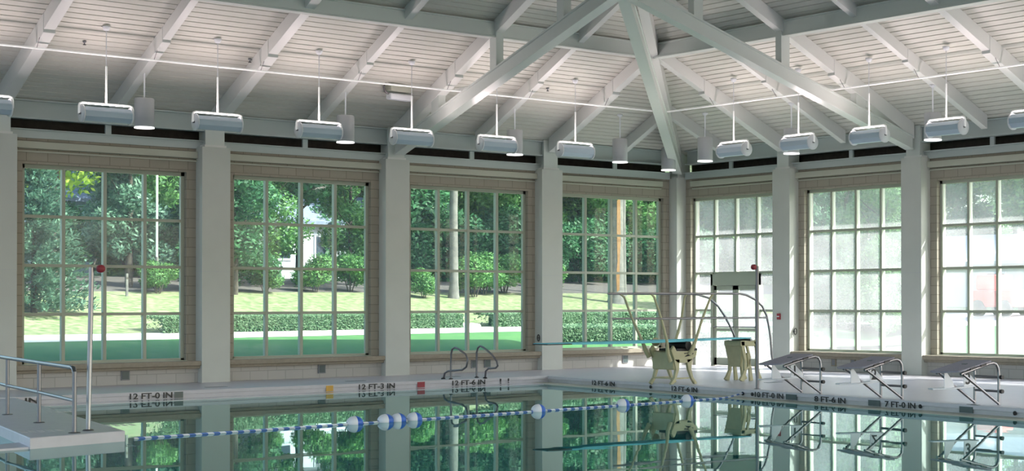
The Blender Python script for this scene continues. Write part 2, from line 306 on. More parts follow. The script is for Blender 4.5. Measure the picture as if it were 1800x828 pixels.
# ================================================================ walls with windows
WZ = [0.48 + 0.9825 * k for k in range(5)]
def T(side):
    """local frame: s runs along the wall away from the corner, d outwards, z up"""
    if side == 'L': return lambda s, d, z: (-s, d, z)
    return lambda s, d, z: (d, -s, z)
def bx(mb, f, s0, s1, d0, d1, z0, z1):
    a = f(s0, d0, z0); b = f(s1, d1, z1)
    return mb.box(min(a[0], b[0]), max(a[0], b[0]), min(a[1], b[1]), max(a[1], b[1]), z0, z1)
win_n = 0
def bay(side, k, door=False):
    """bay k counted from the corner; clear space between column sides"""
    global win_n
    f = T(side); s0 = -AX + BAY * k + 0.31; s1 = s0 + BAY - 0.62; c = (s0 + s1) / 2
    if k == 0: s0 = 0.31
    wl, wr = c - 1.66, c + 1.66
    wall = MB()
    zb = 0.0 if door else 0.42
    if not door: bx(wall, f, s0 - 0.3, s1 + 0.3, 0.31, 0.62, 0, 0.42)
    bx(wall, f, s0 - 0.3, wl, 0.31, 0.62, zb, 5.0); bx(wall, f, wr, s1 + 0.3, 0.31, 0.62, zb, 5.0)
    bx(wall, f, wl, wr, 0.31, 0.62, 4.46, 5.0)
    o = struct(wall.build('wall_left' if side == 'L' else 'wall_right', 'block_white' if False else 'block'), 'beige block wall around a window of the %s wall' % ('left' if side == 'L' else 'right'))
    if not door:
        sl = MB(); bx(sl, f, s0, s1, 0.02, 0.46, 0.36, 0.46); bx(sl, f, s0, s1, 0.08, 0.31, 0.30, 0.36); sl.build('stone_sill', 'sill_stone', o, bevel=0.012)
        lw = MB(); bx(lw, f, s0, s1, 0.20, 0.312, 0, 0.30); lw.build('painted_block_base', 'block_white', o)
        fs = MB(); bx(fs, f, s0 + 0.18, s1 - 0.18, 0.30, 0.50, 0.46, 0.475); fs.build('sill_cap', 'frame', o)
    # header: trim beam, light strip and steel above
    tr = MB(); bx(tr, f, s0, s1, 0.20, 0.34, 4.76, 4.90); tr.build('trim_beam', 'trim', o, bevel=0.008)
    t2 = MB(); bx(t2, f, s0, s1, 0.27, 0.34, 4.69, 4.72); t2.build('trim_strip', 'trim', o)
    mm = MB(); bx(mm, f, s0 - 0.3, s1 + 0.3, 0.27, 0.31, 4.97, 5.15); bx(mm, f, s0 - 0.3, s1 + 0.3, 0.22, 0.31, 5.13, 5.15); mm.build('steel_lintel', 'eave_steel', o)
    ps = MB(); bx(ps, f, c - 0.06, c + 0.06, 0.26, 0.31, 5.15, 5.36); ps.build('steel_post', 'eave_steel', o)
    dk = MB(); bx(dk, f, s0 - 0.4, s1 + 0.4, 0.60, 0.64, 5.0, 5.40); bx(dk, f, s0 - 0.4, s1 + 0.4, 0.31, 0.62, 5.0, 5.02); dk.build('gap_backing', 'dark', o)  # near-black backing sheet; shade of the open gap is put into its colour
    # window
    win_n += 1
    w_ = empty('window_%d' % win_n); struct(w_, 'sixteen pane window' if not door else 'window with double door')
    D0, D1 = 0.42, 0.50
    fm = MB(); zb2 = 0.0 if door else 0.46
    bx(fm, f, wl, wl + 0.075, D0, D1, zb2, 4.46); bx(fm, f, wr - 0.075, wr, D0, D1, zb2, 4.46)
    bx(fm, f, wl, wr, D0, D1, 4.38, 4.46)
    if not door: bx(fm, f, wl, wr, D0, D1, 0.46, 0.52)
    fm.build('window_frame', 'frame', w_)
    mu = MB()
    for j in (-1, 0, 1):
        zz = 2.42 if door and j == 0 else (2.42 if door else 0.5)
        bx(mu, f, c + j * 0.826 - 0.032, c + j * 0.826 + 0.032, D0 + 0.005, D1 + 0.04, zz, 4.40)
    for z in WZ[1:4]:
        if door and z < 2.0:
            bx(mu, f, wl, c - 0.9, D0 + 0.01, D1 + 0.02, z - 0.03, z + 0.03); bx(mu, f, c + 0.9, wr, D0 + 0.01, D1 + 0.02, z - 0.03, z + 0.03)
        else: bx(mu, f, wl, wr, D0 + 0.01, D1 + 0.02, z - 0.03, z + 0.03)
    mu.build('muntins', 'frame', w_)
    g = MB()
    def pane(a, b, z0, z1):
        g.add([f(a, 0.47, z0), f(b, 0.47, z0), f(b, 0.47, z1), f(a, 0.47, z1)], [(0, 1, 2, 3)])
    if door: pane(wl, wr, 2.45, 4.4); pane(wl, c - 0.9, 0.05, 2.45); pane(c + 0.9, wr, 0.05, 2.45)
    else: pane(wl, wr, 0.5, 4.4)
    g.build('window_pane', 'glass_clear' if side == 'L' else 'glass_sunny', w_)
    return f, c, w_
for k in range(5): bay('L', k)
f, c, dw = bay('R', 0, door=True)
for k in range(1, 5): bay('R', k)
# double door in the first bay of the right wall
dr = empty('door_1'); struct(dr, 'glazed double door in the bay next to the corner')
fr = MB(); bx(fr, f, c - 0.93, c - 0.86, 0.38, 0.54, 0, 2.45); bx(fr, f, c + 0.86, c + 0.93, 0.38, 0.54, 0, 2.45); bx(fr, f, c - 0.93, c + 0.93, 0.38, 0.54, 2.12, 2.42)
fr.build('door_frame', 'frame', dr)
for sgn in (-1, 1):
    a, b = (c - 0.85, c - 0.01) if sgn < 0 else (c + 0.01, c + 0.85)
    lf = MB()
    bx(lf, f, a, a + 0.1, 0.43, 0.48, 0.02, 2.11); bx(lf, f, b - 0.1, b, 0.43, 0.48, 0.02, 2.11)
    bx(lf, f, a, b, 0.43, 0.48, 0.02, 0.22); bx(lf, f, a, b, 0.43, 0.48, 2.0, 2.11); bx(lf, f, a, b, 0.435, 0.475, 0.92, 1.0)
    leaf = lf.build('door_leaf', 'frame', dr)
    gg = MB(); gg.add([f(a + 0.1, 0.455, 0.22), f(b - 0.1, 0.455, 0.22), f(b - 0.1, 0.455, 2.0), f(a + 0.1, 0.455, 2.0)], [(0, 1, 2, 3)]); gg.build('door_glass', 'glass_sunny', leaf)
    pb = MB(); pb.tube([f(a + 0.06, 0.36, 1.03), f(b - 0.06, 0.36, 1.03)], 0.018); pb.tube([f(a + 0.06, 0.36, 1.03), f(a + 0.06, 0.43, 1.03)], 0.015); pb.tube([f(b - 0.06, 0.36, 1.03), f(b - 0.06, 0.43, 1.03)], 0.015); pb.build('push_bar', 'dull_steel', leaf)

# ================================================================ roof
TMAX = 17.0; YR = -34.0; XL = -40.0
def slope_mesh(fn, far, t0, t1, step=0.15, g=0.022, dep=0.04):
    """boards parallel to the eave with a real recessed groove between them. fn(s,t,z) -> point; far(t) the far end of the board"""
    mb = MB(); t = t0; nrm = Vector((0, 0, 1))
    while t < t1 - 1e-6:
        e = min(t + step, t1); a, b = t + g / 2, e - g / 2
        q = lambda tt, dzz: [fn(tt, tt, dz(tt) + dzz), fn(far(tt), tt, dz(tt) + dzz)]
        p1, p2, p3, p4 = q(a, 0), q(b, 0), q(b, dep), q(e + g / 2, dep)
        p0 = q(a, dep)
        mb.add([p0[0], p0[1], p1[0], p1[1], p2[0], p2[1], p3[0], p3[1], p4[0], p4[1]], [(0, 2, 3, 1), (2, 4, 5, 3), (4, 6, 7, 5), (6, 8, 9, 7)])
        t = e
    return mb
ce = slope_mesh(lambda s, t, z: (-s if s > -5 else -s, -t, z), lambda t: 40.0, -1.5, TMAX)
struct(ce.build('ceiling', 'deck_metal'), 'white board ceiling sloping up from the left wall')
ce2 = slope_mesh(lambda s, t, z: (-t, -s, z), lambda t: 34.0 - t, -1.5, TMAX)
struct(ce2.build('ceiling', 'deck_metal'), 'white board ceiling sloping up from the right wall')
rf = MB(); zt = dz(TMAX) + 0.25
rf.add([(1.5, 1.5, dz(-1.5) + 0.06), (XL, 1.5, dz(-1.5) + 0.06), (XL, -17, zt), (-17, -17, zt), (1.5, -35.5, dz(-1.5) + 0.06), (XL, -35.5, dz(-1.5) + 0.06)], [(0, 1, 2, 3), (0, 3, 4), (3, 2, 5, 4)])
rf.add([(1.5, 1.5, 5.0), (XL, 1.5, 5.0), (XL, 1.5, 5.2), (1.5, 1.5, 5.2)], [(0, 1, 2, 3)]); rf.add([(1.5, 1.5, 5.0), (1.5, -35.5, 5.0), (1.5, -35.5, 5.2), (1.5, 1.5, 5.2)], [(0, 1, 2, 3)])
struct(rf.build('roof', 'deck_metal'), 'outer roof skin with eaves')

def rafter(side, s, t0, t1, main, lab=None):
    f = (lambda t, z: (-s, -t, z)) if side == 'L' else (lambda t, z: (-t, -s, z))
    wd = 0.22 if main else 0.17; d1, d2 = (0.36, 0.30) if main else (0.30, 0.25)
    ts = min(2.6, t1)
    mb = MB()
    if t0 < 2.6: mb.beam(f(t0, dz(t0) - 0.0), f(ts, dz(ts)), wd, d1)
    if t1 > 2.6: mb.beam(f(max(2.6, t0), dz(max(2.6, t0))), f(t1, dz(t1)), wd * 0.92, d2)
    o = mb.build('roof_rafter', 'steel_white', bevel=0.006); return struct(o, lab)
HB = BAY / 2
def rafters(side):
    for k in range(1, 16):
        s = -AX + HB * k
        if s > (19 if side == 'L' else 24): break
        if s < 8.3: rafter(side, s, 0.0, s - 0.05, k % 2 == 0)
        else: rafter(side, s, 0.0, min(s, 16), k % 2 == 0)
rafters('L'); rafters('R')
def prof_i(wf, dp, tf=0.05, tw=0.09):
    h = wf / 2; q = tw / 2
    return [(-h, 0), (h, 0), (h, -tf), (q, -tf - 0.01), (q, -dp + tf + 0.01), (h, -dp + tf), (h, -dp), (-h, -dp), (-h, -dp + tf), (-q, -dp + tf + 0.01), (-q, -tf - 0.01), (-h, -tf)]
# purlins half way up, parallel to the walls
tp = AX - 0 + 3.73
pu = MB().beam((-4.04, -4.04, dz(4.04)), (-36, -4.04, dz(4.04)), 0.2, 0.32, prof=prof_i(0.24, 0.34, 0.03, 0.2)); struct(pu.build('roof_purlin', 'truss_white'), 'horizontal roof beam crossing the rafters above the left windows')
pu = MB().beam((-4.04, -4.04, dz(4.04)), (-4.04, -30, dz(4.04)), 0.2, 0.32, prof=prof_i(0.24, 0.34, 0.03, 0.2)); struct(pu.build('roof_purlin', 'truss_white'), 'horizontal roof beam crossing the rafters above the right windows')
# hip rafter
hp = MB().beam((0.05, 0.05, dz(0) - 0.03), (-16, -16, dz(16) - 0.03), 0.22, 0.36); struct(hp.build('hip_rafter', 'steel_white'), 'hip rafter climbing from the corner column')
# inclined bottom chords that meet above the pool
def chord(a, b, lab, wd=0.26, dp=0.32):
    return struct(MB().beam(a, b, wd, dp, prof=prof_i(wd, dp, 0.035, 0.20)).build('truss_chord', 'truss_white'), lab)
PK = 8.39; ZP = 7.99
chord((-PK, -0.05, 5.42), (-PK, -PK, ZP), 'inclined truss beam from the second left column to the peak')
chord((-0.05, -PK, 5.50), (-PK, -PK, ZP), 'inclined truss beam from the second right column to the peak')
chord((0.12, 0.12, 5.42), (-PK + 0.1, -PK + 0.1, ZP - 0.02), 'inclined truss beam from the corner column to the peak', wd=0.24)
nd = MB().box(-PK - 0.3, -PK + 0.3, -PK - 0.3, -PK + 0.3, ZP - 0.35, ZP + 0.05); struct(nd.build('truss_node', 'truss_white', bevel=0.02), 'joint plate where the truss beams meet')
chord((-PK, -PK, ZP), (-PK, -16.5, ZP), 'truss beam running on from the peak'); chord((-PK, -PK, ZP), (-16.5, -PK, ZP), 'truss beam running on from the peak')
def ctop(t): return 5.42 + (ZP - 5.42) * t / PK
for side in 'LR':
    for t, wd in ((1.75, 0.3), (4.07, 0.24), (6.5, 0.24)):
        p = (-PK, -t) if side == 'L' else (-t, -PK)
        struct(MB().box(*((p[0] - 0.09, p[0] + 0.09, p[1] - wd / 2, p[1] + wd / 2) if side == 'L' else (p[0] - wd / 2, p[0] + wd / 2, p[1] - 0.09, p[1] + 0.09)), ctop(t) - 0.1, dz(t) - 0.2).build('truss_post', 'truss_white'),
               'short truss post standing on the inclined beam of the %s column' % ('second left' if side == 'L' else 'second right'))
# eave ring beams
for side in 'LR':
    f = T(side); mb = MB(); bx(mb, f, 0.2, 36 if side == 'L' else 26, 0.20, 0.31, 5.36, 5.70); bx(mb, f, 0.2, 36 if side == 'L' else 26, 0.12, 0.34, 5.34, 5.37)
    bx(mb, f, 0.2, 36 if side == 'L' else 26, 0.10, 0.34, 5.69, 5.72)
    struct(mb.build('eave_beam', 'eave_steel'), 'long steel eave beam over the %s windows' % ('left' if side == 'L' else 'right'))

# ================================================================ pendant lamps
def flood():
    r = empty('pendant_floodlight')          # origin at the lamp centre
    n = 18; prof = []
    rr = 0.155
    # octagonal drum lying along x, slightly open on top
    pts = [(-0.46, 0, 0), (0.46, 0, 0)]
    ring = [(rr * math.cos(a), rr * math.sin(a) * 0.92) for a in [2 * PI * (i + 0.5) / 8 for i in range(8)]]
    vs = [(x, y, z) for x in (-0.44, 0.44) for y, z in ring]
    b = MB(); b.add(vs, [(i, (i + 1) % 8, 8 + (i + 1) % 8, 8 + i) for i in range(8)])
    body = b.build('housing', 'lamp_blue', r)
    rb = MB()
    for z in (-0.05, 0.03): rb.box(-0.44, 0.44, -0.152, -0.142, z - 0.006, z + 0.006)
    rb.build('rib', 'lamp_blue', body)
    for sx in (-1, 1):
        MB().lathe([(0.001, 0), (0.165, 0), (0.165, 0.025), (0.001, 0.025)], (sx * 0.45 - 0.0125, 0, 0), 24, Matrix.Rotation(PI / 2, 4, 'Y')).build('end_plate', 'white_plastic', r)
        MB().lathe([(0.001, 0), (0.02, 0), (0.02, 0.03), (0.001, 0.03)], (sx * 0.47 - (0.03 if sx < 0 else 0), 0, 0), 10, Matrix.Rotation(PI / 2, 4, 'Y')).build('pivot_bolt', 'dull_steel', r)
    y = MB(); y.tube([(-0.50, 0, 0), (-0.50, 0, 0.14), (-0.485, 0, 0.185), (-0.44, 0, 0.205), (0.44, 0, 0.205), (0.485, 0, 0.185), (0.50, 0, 0.14), (0.50, 0, 0)], 0.021, 10); y.build('yoke', 'glow_white', r)
    MB().tube([(0, 0, 0.2), (0, 0, 0.92)], 0.018, 10).build('stem', 'glow_white', r); MB().tube([(0, 0, 0.92), (0, 0, 1.62)], 0.008, 6).build('hanging_cable', 'white_plastic', r)
    MB().lathe([(0.001, 1.70), (0.075, 1.68), (0.075, 1.66), (0.045, 1.60), (0.02, 1.59)], (0, 0, 0), 16).build('canopy', 'white_plastic', r)
    ld = bpy.data.lights.new('flood_light', 'AREA'); ld.shape = 'RECTANGLE'; ld.size = 0.8; ld.size_y = 0.25; ld.energy = UP_W; ld.color = (1.0, 0.82, 0.82); ld.spread = PI
    lo = bpy.data.objects.new('flood_light', ld); COL.objects.link(lo); lo.parent = r; lo.location = (0, 0, 0.155); lo.rotation_euler = (PI + math.radians(22), 0, 0)
    return r
f0 = flood()
fl_l = ['leftmost pendant floodlight, cut by the left border', 'pendant floodlight above the leftmost window', 'pendant floodlight in front of the column right of the leftmost window', 'pendant floodlight left of the second grey cylinder lamp', 'pendant floodlight at the foot of the left inclined beam', 'pendant floodlight left of the third grey cylinder lamp', 'pendant floodlight above the window nearest the corner on the left wall']
fl_r = ['pendant floodlight above the double door', 'pendant floodlight above the column with the red alarm', 'pendant floodlight right of the door bay, before the inclined beam', 'pendant floodlight overlapping the rightmost grey cylinder lamp', 'rightmost pendant floodlight, cut by the right border']
first = True
for i, l in enumerate(fl_l):
    x = -18.17 + i * 2.175
    o = f0 if first else copy_tree(f0); first = False
    o.location = (x, -2.43, 5.23); tag(o, l, 'ceiling lamp', 'pendant floodlights hung in a row from the ceiling')
for i, l in enumerate(fl_r):
    o = copy_tree(f0); o.location = (-2.55, -5.13 - i * 2.175, 5.23); o.rotation_euler = (0, 0, PI / 2 + PI); tag(o, l, 'ceiling lamp', 'pendant floodlights hung in a row from the ceiling')
def cyl():
    r = empty('cylinder_downlight')
    MB().lathe([(0.001, 0.30), (0.17, 0.30), (0.185, 0.285), (0.185, -0.27), (0.175, -0.27), (0.175, -0.1), (0.001, -0.1)], (0, 0, 0), 28).build('housing', 'cylinder_grey', r)
    MB().lathe([(0.187, -0.268), (0.189, -0.292), (0.165, -0.292), (0.165, -0.268)], (0, 0, 0), 28).build('rim', 'lamp_glow', r)
    MB().tube([(0, 0, 0.3), (0, 0, 0.86)], 0.016, 8).build('stem', 'white_plastic', r)
    MB().lathe([(0.001, 0.92), (0.07, 0.90), (0.07, 0.87), (0.02, 0.83)], (0, 0, 0), 14).build('canopy', 'white_plastic', r)
    ld = bpy.data.lights.new('down_light', 'SPOT'); ld.energy = DOWN_W; ld.spot_size = math.radians(80); ld.color = (1, 0.93, 0.85); ld.shadow_soft_size = 0.1
    lo = bpy.data.objects.new('down_light', ld); COL.objects.link(lo); lo.parent = r; lo.location = (0, 0, -0.15)
    return r
c0 = cyl(); first = True
for (x, y, z, l) in ((-14.915, -1.55, 5.42, 'grey cylinder pendant above the leftmost window'), (-10.565, -1.55, 5.42, 'grey cylinder pendant above the second window from the left'),
                     (-6.215, -1.55, 5.42, 'grey cylinder pendant above the third window from the left'), (-3.20, -1.66, 5.41, 'grey cylinder pendant above the left wall window next to the corner'),
                     (-0.85, -0.68, 5.40, 'small looking grey cylinder pendant hung in front of the corner'), (-1.86, -3.31, 5.41, 'grey cylinder pendant above the double door, right of the corner'),
                     (-1.72, -6.215, 5.41, 'grey cylinder pendant behind a floodlight above the red alarm'), (-1.72, -10.565, 5.41, 'rightmost grey cylinder pendant')):
    o = c0 if first else copy_tree(c0); first = False
    o.location = (x, y, z); tag(o, l, 'ceiling lamp', 'grey cylinder lamps near the walls')
# conduit parallel to the walls
tP, zP = 2.3, 6.38
for side, L in (('L', 19.5), ('R', 20)):
    g = T(side); q = lambda s, z, t=tP: g(s, -t, z)
    r = empty('conduit_pipe'); tag(r, 'thin white pipe hung under the rafters along the %s wall' % ('left' if side == 'L' else 'right'), 'pipe')
    MB().tube([q(tP, zP), q(L, zP)], 0.02, 8).build('pipe', 'glow_white', r)
    for k in range(2, 9):
        s = -AX + HB * k
        if tP < s < L: MB().tube([q(s + 0.12, zP), q(s + 0.12, dz(tP) - 0.3, 2.45)], 0.007, 5).build('hanger', 'dull_steel', r)
for side in 'LR':
    g = T(side); o = MB().tube([g(PK - 0.25, -a, b) for a, b in ((2.1, 6.44), (2.6, 6.43), (3.0, 6.45), (3.4, 6.50), (3.75, 6.60), (4.0, 6.72))], 0.05, 10).build('curved_pipe', 'steel_white')
    tag(o, 'curved white pipe between rafter and inclined beam on the %s side' % ('left' if side == 'L' else 'right'), 'pipe')
    MB().tube([g(PK - 0.25, -3.0, 6.45), g(PK - 0.25, -3.04, 6.453)], 0.06, 10).build('coupling', 'cylinder_grey', o)
# loudspeaker
sp = empty('loudspeaker', (-9.25, -1.5, 6.32), math.radians(8)); tag(sp, 'white box loudspeaker hung from the ceiling beside the second left column', 'speaker')
MB().box(-0.28, 0.34, -0.10, 0.10, -0.16, -0.02).build('cabinet', 'white_plastic', sp, bevel=0.04)
MB().box(-0.30, 0.30, -0.13, 0.09, 0.02, 0.16).build('rear_housing', 'trim', sp, bevel=0.02)
MB().tube([(-0.24, 0, -0.05), (-0.36, 0, 0.0), (-0.40, 0, 0.10), (-0.36, 0, 0.20), (-0.2, 0, 0.24), (0.3, 0, 0.24)], 0.022, 8).build('bracket', 'dull_steel', sp)
MB().box(-0.08, 0.08, -0.06, 0.06, 0.22, 0.26).build('mount_plate', 'white_plastic', sp)
MB().tube([(0, 0, 0.24), (0, 0, 0.32)], 0.02).build('stem', 'white_plastic', sp)

# ================================================================ small wall things
for x, l in ((-14.59, 'small grey wall box under the leftmost window'), (-10.2, 'small grey wall box under the second window from the left'), (-6.2, 'left one of two grey wall boxes behind the grab rails'), (-5.83, 'right one of two grey wall boxes behind the grab rails'), (-1.6, 'small grey wall box under the window beside the diving stand')):
    r = empty('wall_box', (x, 0.2, 0.20)); tag(r, l, 'outlet', 'grey boxes on the wall under the windows')
    MB().box(-0.09, 0.09, -0.03, 0.0, -0.1, 0.1).build('back_box', 'grey_box', r, bevel=0.006); MB().box(-0.07, 0.07, -0.036, -0.03, -0.08, 0.08).build('cover', 'slate', r)
for y, l in ((-5.7, 'small brown box low on the wall behind the first starting block'), (-6.35, 'smaller box low on the wall between the first two starting blocks')):
    r = empty('wall_box', (0.2, y, 0.22)); tag(r, l, 'outlet')
    MB().box(-0.03, 0, -0.08, 0.08, -0.1, 0.1).build('back_box', 'sill_stone', r); MB().box(-0.036, -0.03, -0.05, 0.05, -0.07, 0.07).build('cover', 'grey_box', r)
al = empty('fire_alarm', (0.0, -3.98, 1.32)); tag(al, 'small red fire alarm pull on the column right of the door', 'fire alarm')
MB().box(-0.045, 0, -0.055, 0.055, -0.075, 0.075).build('housing', 'red', al, bevel=0.008); MB().box(-0.055, -0.045, -0.04, 0.04, -0.012, 0.012).build('lever', 'white_plastic', al)
hk = empty('wall_ring', (-4.38, 0.0, 0.80)); tag(hk, 'small dark ring fitted to the side of the column behind the board tip', 'ring')
MB().tube([(0, 0.12 + 0.045 * math.cos(a), 0.08 * math.sin(a)) for a in [2 * PI * i / 14 for i in range(15)]], 0.012, 6, False).build('ring', 'black', hk); MB().box(0, 0.025, 0.1, 0.14, -0.02, 0.02).build('mount', 'dull_steel', hk)
hk = empty('wall_ring', (0.14, -4.38, 0.95)); tag(hk, 'small dark ring on the sunlit side of the column with the alarm', 'ring')
MB().tube([(0.0 + 0.045 * math.cos(a), -0.03, 0.08 * math.sin(a)) for a in [2 * PI * i / 14 for i in range(15)]], 0.012, 6, False).build('ring', 'black', hk); MB().box(-0.02, 0.02, -0.03, 0.025, -0.02, 0.02).build('mount', 'dull_steel', hk)
for (x, y, l) in ((-16.2, -1.9, 'dark sprinkler head on the ceiling above the leftmost floodlights'), (-12.9, -1.9, 'dark sprinkler head on the ceiling left of the loudspeaker'), (-5.6, -2.0, 'dark sprinkler head on the ceiling left of the corner')):
    r = empty('sprinkler_head', (x, y, dz(-y))); tag(r, l, 'sprinkler')
    MB().lathe([(0.001, 0.0), (0.035, 0.0), (0.03, -0.03), (0.012, -0.04), (0.012, -0.07), (0.001, -0.07)], (0, 0, 0), 12).build('body', 'grey_box', r); MB().lathe([(0.001, -0.07), (0.03, -0.07), (0.03, -0.08), (0.001, -0.08)], (0, 0, 0), 12).build('deflector', 'black', r)

# ================================================================ peninsula with rail
A, B = (-19.32, -11.76), (-20.64, -12.08)
A2, B2 = (-17.75, EDGE_Y), (-19.0, EDGE_Y)
pn = MB().prism([(*A, -0.20), (*A2, -0.20), (*B2, -0.20), (*B, -0.20)], (0, 0, 0.20)).build('concrete_walkway', 'coping', bevel=0.012)
tag(pn, 'pale grey concrete walkway reaching into the pool, rail and pole on it', 'walkway')
MB().prism([(-20.38, -11.2, -0.19), (-20.62, -12.05, -0.19), (-23.0, -12.4, -0.19), (-23.0, -11.9, -0.19), (-20.9, -11.45, -0.19)], (0, 0, 0.075)).build('low_ledge', 'coping', pn)
ax_ = Vector((A[0] - A2[0], A[1] - A2[1], 0)).normalized()
for (x, y, w_) in ((-19.0, -10.6, 0.5), (-20.1, -10.9, 0.55), (-18.55, -7.2, 0.4)):
    mb = MB(); d = ax_ * 1.0
    for i in range(3): 
        c_ = Vector((x, y, 0.0)) + ax_ * 0.12 * i; nrm = Vector((-ax_.y, ax_.x, 0)); a_, b_ = c_ - nrm * w_ / 2, c_ + nrm * w_ / 2
        for jj in range(5):
            p = a_.lerp(b_, jj / 5); q_ = a_.lerp(b_, (jj + 0.65) / 5); mb.prism([p, q_, q_ + ax_ * 0.06, p + ax_ * 0.06], (0, 0, 0.003))
    mb.build('worn_lettering', 'coping_face', pn)
rl = empty('hand_railing'); tag(rl, 'low two bar steel railing on the concrete walkway', 'railing')
posts = [(-19.05, -5.5), (-19.37, -7.39), (-19.62, -9.45), (-19.94, -11.66)]
for p in posts[1:]:
    po = MB().tube([(*p, 0), (*p, 0.80 if p is posts[-1] else 0.84)], 0.028, 10).build('post', 'dull_steel', rl)
    MB().lathe([(0.001, 0.012), (0.07, 0.01), (0.08, 0.0)], (*p, 0), 14).build('flange', 'dull_steel', po)
e = posts[-1]
MB().tube([(*posts[0], 0.86), (*posts[1], 0.86), (*posts[2], 0.85), (e[0] + 0.03, e[1] + 0.2, 0.85), (e[0] + 0.01, e[1] + 0.06, 0.84), (e[0], e[1], 0.78)], 0.028, 10).build('top_bar', 'stainless', rl)
MB().tube([(*posts[0], 0.44), (*posts[1], 0.44), (*posts[2], 0.43), (e[0], e[1], 0.42)], 0.024, 10).build('middle_bar', 'stainless', rl)
def pole(x, y, h, capdx, l, lean=(0, 0)):
    r = empty('flag_pole', (x, y, 0)); tag(r, l, 'pole')
    MB().tube([(0, 0, 0), (lean[0] / 2, lean[1] / 2, h / 2), (lean[0], lean[1], h)], 0.032, 12).build('shaft', 'stainless' if x < -10 else 'dull_steel', r)
    MB().lathe([(0.001, 0.02), (0.06, 0.018), (0.075, 0.0)], (0, 0, 0), 14).build('flange', 'dull_steel', r)
    MB().lathe([(0.001, -0.05), (0.04, -0.045), (0.052, -0.03), (0.052, 0.03), (0.04, 0.045), (0.001, 0.05)], (lean[0] + capdx[0], lean[1] + capdx[1], h - 0.02), 16, Matrix.Rotation(PI / 2, 4, 'X')).build('pulley', 'red', r)
    MB().tube([(lean[0], lean[1], h - 0.03), (lean[0] + capdx[0], lean[1] + capdx[1], h - 0.02)], 0.015, 8).build('pulley_arm', 'dull_steel', r)
pole(-19.67, -11.41, 2.17, (0.10, -0.05), 'tall steel pole with a dark red pulley at the end of the walkway', (0.04, 0))
pole(-6.62, -10.35, 2.38, (-0.06, 0.03), 'tall steel pole with a red pulley between diving stand and starting blocks')

# ================================================================ grab rails
for x, dy, pts, l in ((-8.69, 0, [(-2.75, 0), (-2.75, 0.3), (-2.76, 0.57), (-2.80, 0.67), (-2.91, 0.71), (-3.05, 0.68), (-3.34, 0.57), (-3.42, 0.46), (-3.36, 0.30), (-3.2, 0.23), (-2.64, 0.19), (-2.50, 0.14), (-2.44, 0)], 'left one of the two bent steel grab rails at the pool edge'),
                      (-7.89, 0.22, [(-2.75, 0), (-2.75, 0.3), (-2.75, 0.58), (-2.80, 0.68), (-2.89, 0.72), (-3.02, 0.69), (-3.36, 0.54), (-3.54, 0.40), (-3.58, 0.30), (-3.50, 0.25), (-3.22, 0.23), (-3.11, 0.17), (-3.08, 0)], 'right one of the two bent steel grab rails at the pool edge')):
    r = empty('grab_rail', (x, 0, 0)); tag(r, l, 'pool ladder rail', 'grab rails of the pool ladder')
    MB().tube([(0, a + dy, b) for a, b in pts], 0.022, 10).build('tube', 'dull_steel', r)
    for p in (pts[0], pts[-1]): MB().lathe([(0.022, 0.04), (0.045, 0.03), (0.05, 0.005)], (0, p[0] + dy, 0), 12).build('escutcheon', 'black', r)

# ================================================================ lane rope
rp = empty('lane_rope'); tag(rp, 'blue and white rope with floats across the water', 'rope')
R0, R1 = Vector((-19.1, -11.5, WL)), Vector((edge_x(-10.3), -10.28, -0.07))
def rope_pt(x):
    a = (x - R0.x) / (R1.x - R0.x); p = R0.lerp(R1, a); p.y -= 0.10 * math.sin(PI * a) * (1 - a); p.z = WL + 0.012 + (0.07 * max(0, (a - 0.96) / 0.04)); return p
xs = [R0.x + (R1.x - R0.x) * i / 60 for i in range(61)]
MB().tube([rope_pt(x) for x in xs], 0.015, 8).build('rope', 'rope', rp)
for x in (-15.66, -15.11, -14.88, -14.58, -12.06, -10.10, -8.46):
    p = rope_pt(x); p.z += 0.01; rot = Matrix.Rotation(PI / 2, 4, 'Y')
    hp_ = [(0.02, -0.13)] + [(0.105 * math.cos(a), 0.13 * math.sin(a)) for a in [-PI / 2 * 0.85 + PI / 2 * 0.85 * i / 8 for i in range(9)]]
    fo = MB().lathe(hp_, p, 18, rot).build('float', 'white_plastic', rp)
    hp2 = [(0.105 * math.cos(a), 0.13 * math.sin(a)) for a in [PI / 2 * 0.85 * i / 8 for i in range(9)]] + [(0.02, 0.13)]
    MB().lathe(hp2, p, 18, rot).build('float_half', 'blue', fo)

